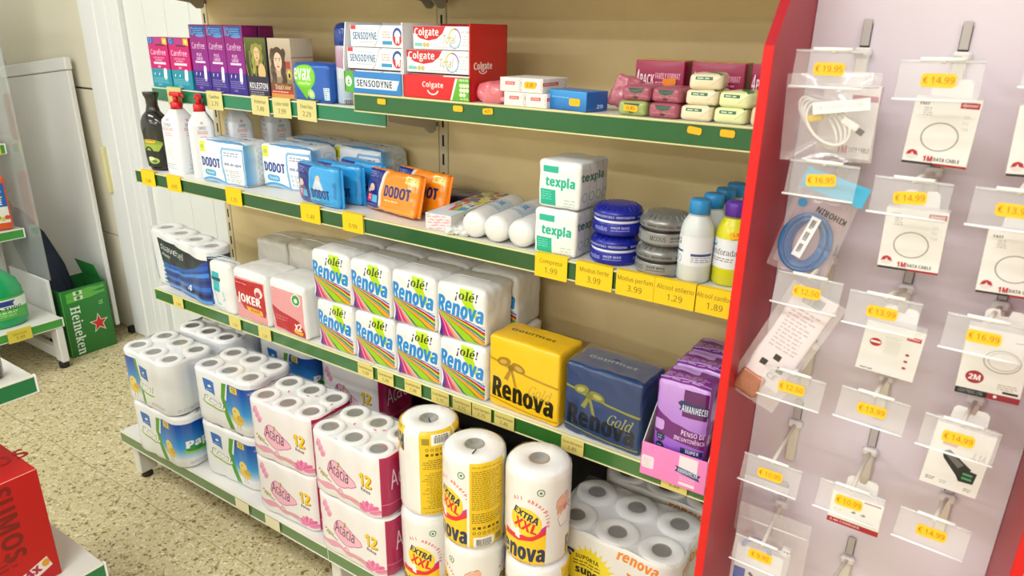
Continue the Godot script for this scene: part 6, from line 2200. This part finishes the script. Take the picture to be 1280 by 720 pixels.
	for i in 3:
		var r := thing("bag_roll", ["white roll of bags left of three, flat under a crumpled wrapper", "white roll of bags with a blue label, middle of three", "white roll of bags right of three, against the stacked white packs"][i], "bag roll", Vector3([1.297, 1.362, 1.428][i], Y2 + 0.031, 0.19), [8.0, 4.0, 2.0][i], "white rolls of bags")
		var b := part("roll_body", lathe([V(0, 0.11), V(0.018, 0.111), V(0.0275, 0.106), V(0.03, 0.096), V(0.0302, 0.05), V(0.0298, 0.0), V(0.0302, -0.05), V(0.03, -0.096), V(0.0275, -0.106), V(0.018, -0.111), V(0, -0.11)], 24), pm(hx("e4e4e2"), 0.35, 0, 0.3), r)
		b.rotation_degrees.x = 90
		var lb := part("label", band(0.0305, 0.05, -0.07, -75, 75, 18), bagm, r)
		lb.rotation_degrees = Vector3(90, 0, 0)
		lb.rotation_degrees = Vector3(-90, 0, 0)
	var wrap := thing("plastic_wrapper", "crumpled clear plastic wrapper with green print in front of the bag rolls", "wrapper", Vector3(1.262, Y2 + 0.0012, 0.272), 10)
	part("wrapper_film", soft(0.06, 0.018, 0.06, {}, {"r": 0.006, "wr": 0.014, "n": 14, "freq": 40.0}), pm(hx("dcdedc"), 0.2, 0, 0.5), wrap)
	# stacked white packs
	a = texpla()
	pack("pad_pack", "white pack with green lettering, lower of two", "pad pack", a, Vector3(1.516, Y2 + 0.0006, 0.241), 2, "")
	pack("pad_pack", "white pack with green lettering, upper of two, set slightly right", "pad pack", a, Vector3(1.522, Y2 + 0.0985, 0.238), -1, "")
	var j := jar(false)
	j.position = Vector3(1.6265, Y2 + 0.0005, 0.244)
	j.set_meta("label", "blue wax jar, lower of two")
	j.scale.y = 1.2
	dup(j, "blue wax jar, upper of two", Vector3(1.6285, Y2 + 0.0593, 0.2435), 12).scale.y = 1.2
	j = jar(true)
	j.position = Vector3(1.7295, Y2 + 0.0005, 0.254)
	j.rotation_degrees.y = -10
	j.set_meta("label", "silver grey wax jar, lower of two")
	j.scale.y = 1.2
	dup(j, "silver grey wax jar, upper of two", Vector3(1.7325, Y2 + 0.0593, 0.2525), 34).scale.y = 1.2
	var f := flask(false)
	f.position = Vector3(1.799, Y2 + 0.0005, 0.268)
	f.set_meta("label", "white chemist bottle with a blue cap, at the front")
	for i in 4:
		dup(f, "white chemist bottle with a blue cap, " + ["second", "third", "fourth", "last"][i] + " behind the front one", Vector3(1.803 + i * 0.002 + (0.034 if i == 3 else 0.0), Y2 + 0.0005, 0.2055 - i * 0.0622 + (0.012 if i == 3 else 0.0)), -12)
	f = flask(true)
	f.position = Vector3(1.8575, Y2 + 0.0005, 0.246)
	f.set_meta("label", "yellow filled chemist bottle with a purple cap and orange sticker, at the front")
	f.rotation_degrees.y = 6
	var f2 := dup(f, "yellow filled chemist bottle with a purple cap, behind the front yellow one", Vector3(1.867, Y2 + 0.0005, 0.178), 0)
	f.set_meta("group", "")
	f2.set_meta("group", "")

func stock_third():
	# four roll pack
	var t := thing("roll_pack", "toilet paper pack of four in a row with a black and blue band", "toilet paper", Vector3(0.118, Y3 + 0.0006, 0.232), -8)
	roll_pack(t, 4, 1, 0.0525, 0.183, suave_wrap(), true, 0.98)
	part("end_print", bx(0.001, 0.12, 0.05, 0.0003), pm(hx("184a9c"), 0.3), t, Vector3(0.2082, 0.02, 0.0))
	# pale packs in the shade at the back
	for i in 3:
		var o := thing("napkin_block", ["pale napkin block in the shade behind the four roll pack", "pale napkin block in the shade behind the turquoise napkins", "pale napkin block in the shade behind the striped napkins"][i], "napkins", Vector3([0.395, 0.55, 0.70][i], Y3 + 0.0006, [0.07, 0.075, 0.08][i]), [3.0, -2.0, 2.0][i], "pale napkin blocks at the back")
		part("pack_body", soft(0.14, [0.19, 0.2, 0.185][i], 0.13, {}, {"r": 0.014, "by": 0.006, "wr": 0.006, "n": 12}), pm(hx("dcd8cc"), 0.4, 0, 0.25), o)
		part("film_seam", tube([Vector3(-0.06, [0.19, 0.2, 0.185][i] + 0.0045, 0.01), Vector3(0, [0.19, 0.2, 0.185][i] + 0.009, 0.012), Vector3(0.06, [0.19, 0.2, 0.185][i] + 0.0045, 0.01)], 0.0022, 6), pm(hx("e6e2d8"), 0.3), o)
	var n := pack("napkin_pack", "white napkin pack with turquoise print beside the red panel napkins", "napkins", napkins(3), Vector3(0.372, Y3 + 0.0006, 0.281), 0)
	for k in 3:
		part("film_fold", tube([Vector3(-0.052, 0.162 + k * 0.005, 0.022 - k * 0.003), Vector3(-0.03, 0.166 + k * 0.006, 0.02), Vector3(0.02, 0.171 + k * 0.005, 0.015), Vector3(0.055, 0.165 + k * 0.005, 0.006)], 0.0011, 6), pm(hx("c8d8e4"), 0.2, 0, 0.4), n)
	pack("napkin_pack", "napkin pack with a red panel and yellow badge", "napkins", napkins(1), Vector3(0.512, Y3 + 0.0006, 0.246), -1)
	pack("napkin_pack", "napkin pack with a pink striped panel and green seal", "napkins", napkins(2), Vector3(0.671, Y3 + 0.0006, 0.243), -2)
	var a := napkins(0)
	var order := ["leftmost", "second from the left", "third from the left", "rightmost"]
	for row in 2:
		for lay in 2:
			for i in 4:
				var o := thing("napkin_pack", "rainbow printed napkin pack, %s, %s layer, %s" % [order[i], ["lower", "upper"][lay], ["front row", "back row"][row]], "napkins", Vector3(0.853 + i * 0.1425 + (-0.006 if lay else 0.0) + (0.004 if row else 0.0), Y3 + 0.0008 + lay * 0.1395, 0.24 - row * 0.123), (i * 7 + lay * 3) % 5 - 2.0, "rainbow printed napkin packs")
				part("pack_body", a[0], a[1], o)
				part("film_seam", bx(0.09, 0.0012, 0.004, 0.0004), pm(hx("dedcd6"), 0.3), o, Vector3(0, 0.1416, 0.0))
	pack("napkin_pack", "yellow napkin pack with a printed bow", "napkins", gold_pack(false), Vector3(1.450, Y3 + 0.0006, 0.245), -2)
	var b := pack("napkin_pack", "navy napkin pack with a printed gold bow in clear film", "napkins", gold_pack(true), Vector3(1.648, Y3 + 0.0006, 0.243), -3)
	var nz := FastNoiseLite.new()
	nz.frequency = 30.0
	var rows := []
	for j in 8:
		var row := []
		for i in 12:
			var x := lerpf(-0.09, 0.09, i / 11.0)
			var z := lerpf(-0.05, 0.05, j / 7.0)
			row.append(Vector3(x, 0.171 + nz.get_noise_2d(x, z) * 0.006, z))
		rows.append(row)
	part("clear_film", sheet(rows), clear(hx("ffffff"), 0.07, 0.1), b)
	# pink tray with pad packs
	t = thing("pad_tray", "pink cardboard tray with a ribbon print hooked over the third rail", "carton", Vector3(1.8195, Y3 + 0.0008, 0.32), 0)
	var c := Cv.new(260, 130, hx("ee86c4"))
	c.rrect(4, 50, 50, 50, 8, hx("eadce4"))
	c.small(10, 62, 36, 4, 9, hx("d2c2ca"), 2)
	c.rect(152, 6, 72, 70, hx("ece4ea"))
	c.poly([V(138, 50), V(148, 60), V(138, 72), V(238, 86), V(230, 74), V(240, 62)], hx("1f3a6c"))
	c.text("AMANHECER", 150, 58, 78, 16, hx("e8ecf4"), "b", 0, 0.06)
	c.small(160, 88, 70, 2, 9, hx("e8b8d8"), 3)
	c.rrect(158, 108, 62, 12, 3, hx("f0e4ec"))
	part("front_lip", soft(0.135, 0.074, 0.003, fc(c, {"f": [0, 0, 260, 130], "plain": [70, 10, 8, 8]}), {"r": 0.0008, "n": 3}), tm(c, 0.4, 0.15), t, Vector3(0, -0.017, 0))
	for s in [-1, 1]:
		var sp := part("side_panel", plate([V(0, 0), V(0.3, 0), V(0.3, 0.056), V(0.24, 0.12), V(0.0, 0.12)], 0.002), pm(hx("cfc8c0"), 0.6), t, Vector3(s * 0.0665, 0, -0.302), Vector3(0, -90, 0))
		sp.position = Vector3(s * 0.0665, 0, -0.302)
	part("tray_base", bx(0.13, 0.0015, 0.298, 0.0004), pm(hx("c9b9a0"), 0.7), t, Vector3(0, 0.0, -0.151))
	a = pads()
	for i in 3:
		var o := pack("pad_pack", ["purple pad pack at the front of the pink tray", "purple pad pack, second in the pink tray", "purple pad pack, rear of the pink tray in the shade"][i], "pad pack", a, Vector3(1.8205 + i * 0.001, Y3 + 0.003, 0.272 - i * 0.084), 0, "purple pad packs in the pink tray")
		part("film_seam", tube([Vector3(-0.05, 0.199, 0.03), Vector3(0, 0.203, 0.026), Vector3(0.05, 0.199, 0.03)], 0.0016, 6), pm(hx("b48ad0"), 0.25), o)
	var p4 := thing("pad_pack", "dark plum pad pack standing tall at the back of the pink tray", "pad pack", Vector3(1.90, Y3 + 0.003, 0.055), 0)
	part("pack_body", soft(0.06, 0.235, 0.09, {}, {"r": 0.014, "wr": 0.004, "n": 8}), pm(hx("4a1c40"), 0.3, 0, 0.3), p4)
	part("film_seam", tube([Vector3(-0.026, 0.236, 0.0), Vector3(0.026, 0.236, 0.0)], 0.0016, 6), pm(hx("6a3a5a"), 0.3), p4)

func stock_bottom():
	var ph := 0.174
	var up := Y4 + 0.1765
	var dA := duck_wrap(false)
	var dB := duck_wrap(true)
	var t := thing("toilet_paper_pack", "toilet paper pack with a duckling print, left end, lower of two", "toilet paper", Vector3(0.262, Y4 + 0.0006, 0.432), 2)
	roll_pack(t, 3, 2, 0.0425, ph, dA)
	t = thing("toilet_paper_pack", "toilet paper pack showing its plain corner, left end, upper of two", "toilet paper", Vector3(0.250, up, 0.432), -1)
	roll_pack(t, 3, 2, 0.0425, ph, dB)
	t = thing("toilet_paper_pack", "toilet paper pack behind the left end stack, lower", "toilet paper", Vector3(0.25, Y4 + 0.0006, 0.246), 0)
	roll_pack(t, 3, 2, 0.0425, ph, dB, false)
	dup(t, "toilet paper pack behind the left end stack, upper", Vector3(0.244, up, 0.242), 2)
	t = thing("toilet_paper_pack", "toilet paper pack with a duckling print, second stack, lower of two", "toilet paper", Vector3(0.538, Y4 + 0.0006, 0.378), 4)
	roll_pack(t, 3, 2, 0.0425, ph, dA)
	dup(t, "toilet paper pack with a duckling print, second stack, upper of two", Vector3(0.534, up, 0.376), 4)
	dup(t, "duckling toilet paper pack standing at the back under the third shelf, lower", Vector3(0.52, Y4 + 0.0006, 0.14), 0)
	dup(t, "duckling toilet paper pack standing at the back under the third shelf, upper", Vector3(0.52, up, 0.14), 0)
	var aw := acacia_wrap()
	t = thing("toilet_paper_pack", "pink flower toilet paper pack, left stack, lower of two", "toilet paper", Vector3(0.816, Y4 + 0.0006, 0.404), 3)
	roll_pack(t, 3, 2, 0.0415, ph, aw)
	for k in 5:
		part("pink_print", plate(ellipse(0, 0, 0.006, 0.0022, 10), 0.0004), pm(hx("d84a90"), 0.4), t, Vector3([0.03, 0.05, 0.1, 0.115, -0.03][k], ph + 0.0075, [0.0, -0.012, 0.04, 0.0, 0.01][k]), Vector3(-90, 30 * k, 0))
	dup(t, "pink flower toilet paper pack, left stack, upper of two", Vector3(0.818, up, 0.406), 3)
	dup(t, "pink flower toilet paper pack, right stack with magenta side showing, lower of two", Vector3(1.083, Y4 + 0.0006, 0.422), 0)
	dup(t, "pink flower toilet paper pack, right stack with magenta side showing, upper of two", Vector3(1.081, up, 0.425), -1)
	dup(t, "pink flower toilet paper pack in the shade behind the left pink stack, lower", Vector3(0.80, Y4 + 0.0006, 0.14), 0)
	dup(t, "pink flower toilet paper pack in the shade behind the left pink stack, upper", Vector3(0.80, up, 0.14), 0)
	dup(t, "pink flower toilet paper pack in the shade behind the right pink stack, lower", Vector3(1.08, Y4 + 0.0006, 0.14), 0)
	# kitchen rolls in three stacks of two
	towel("kitchen roll, left stack, upper, turned upside down with its yellow text panel showing", Vector3(1.281, Y4 + 0.2275, 0.424), -11, true)
	part("ink_tick", bx(0.003, 0.0012, 0.018, 0.0004), pm(hx("1c1c1e"), 0.6), get_node("kitchen_roll"), Vector3(0.018, 0.2275, 0.012), Vector3(0, 62, 0))
	towel("kitchen roll, left stack, lower, with a big yellow badge", Vector3(1.281, Y4 + 0.0006, 0.425), 128)
	towel("kitchen roll, middle stack, upper, with a yellow text panel and barcode", Vector3(1.429, Y4 + 0.2275, 0.45), -51)
	part("ink_tick", bx(0.003, 0.0012, 0.018, 0.0004), pm(hx("1c1c1e"), 0.6), get_node("kitchen_roll_002"), Vector3(0.016, 0.2272, 0.036).rotated(Vector3.UP, 1.1), Vector3(0, 60, 0))
	towel("kitchen roll, middle stack, lower, with a drawn hand", Vector3(1.430, Y4 + 0.0006, 0.448), 72)
	towel("kitchen roll, right stack, upper, with a big yellow badge and a drawn hand", Vector3(1.570, Y4 + 0.2275, 0.416), 120)
	towel("kitchen roll, right stack, lower", Vector3(1.577, Y4 + 0.0006, 0.42), 0)
	# big pack at the right
	var sw := super_wrap()
	t = thing("toilet_paper_pack", "large toilet paper pack with a yellow sun badge by the red panel", "toilet paper", Vector3(1.705, Y4 + 0.0006, 0.245), 0)
	roll_pack(t, 3, 2, 0.0515, 0.25, sw)
	t = thing("toilet_paper_pack", "toilet paper pack lying behind the large sun badge pack", "toilet paper", Vector3(1.73, Y4 + 0.0006, 0.075), 0)
	roll_pack(t, 3, 1, 0.0515, 0.25, sw, false)
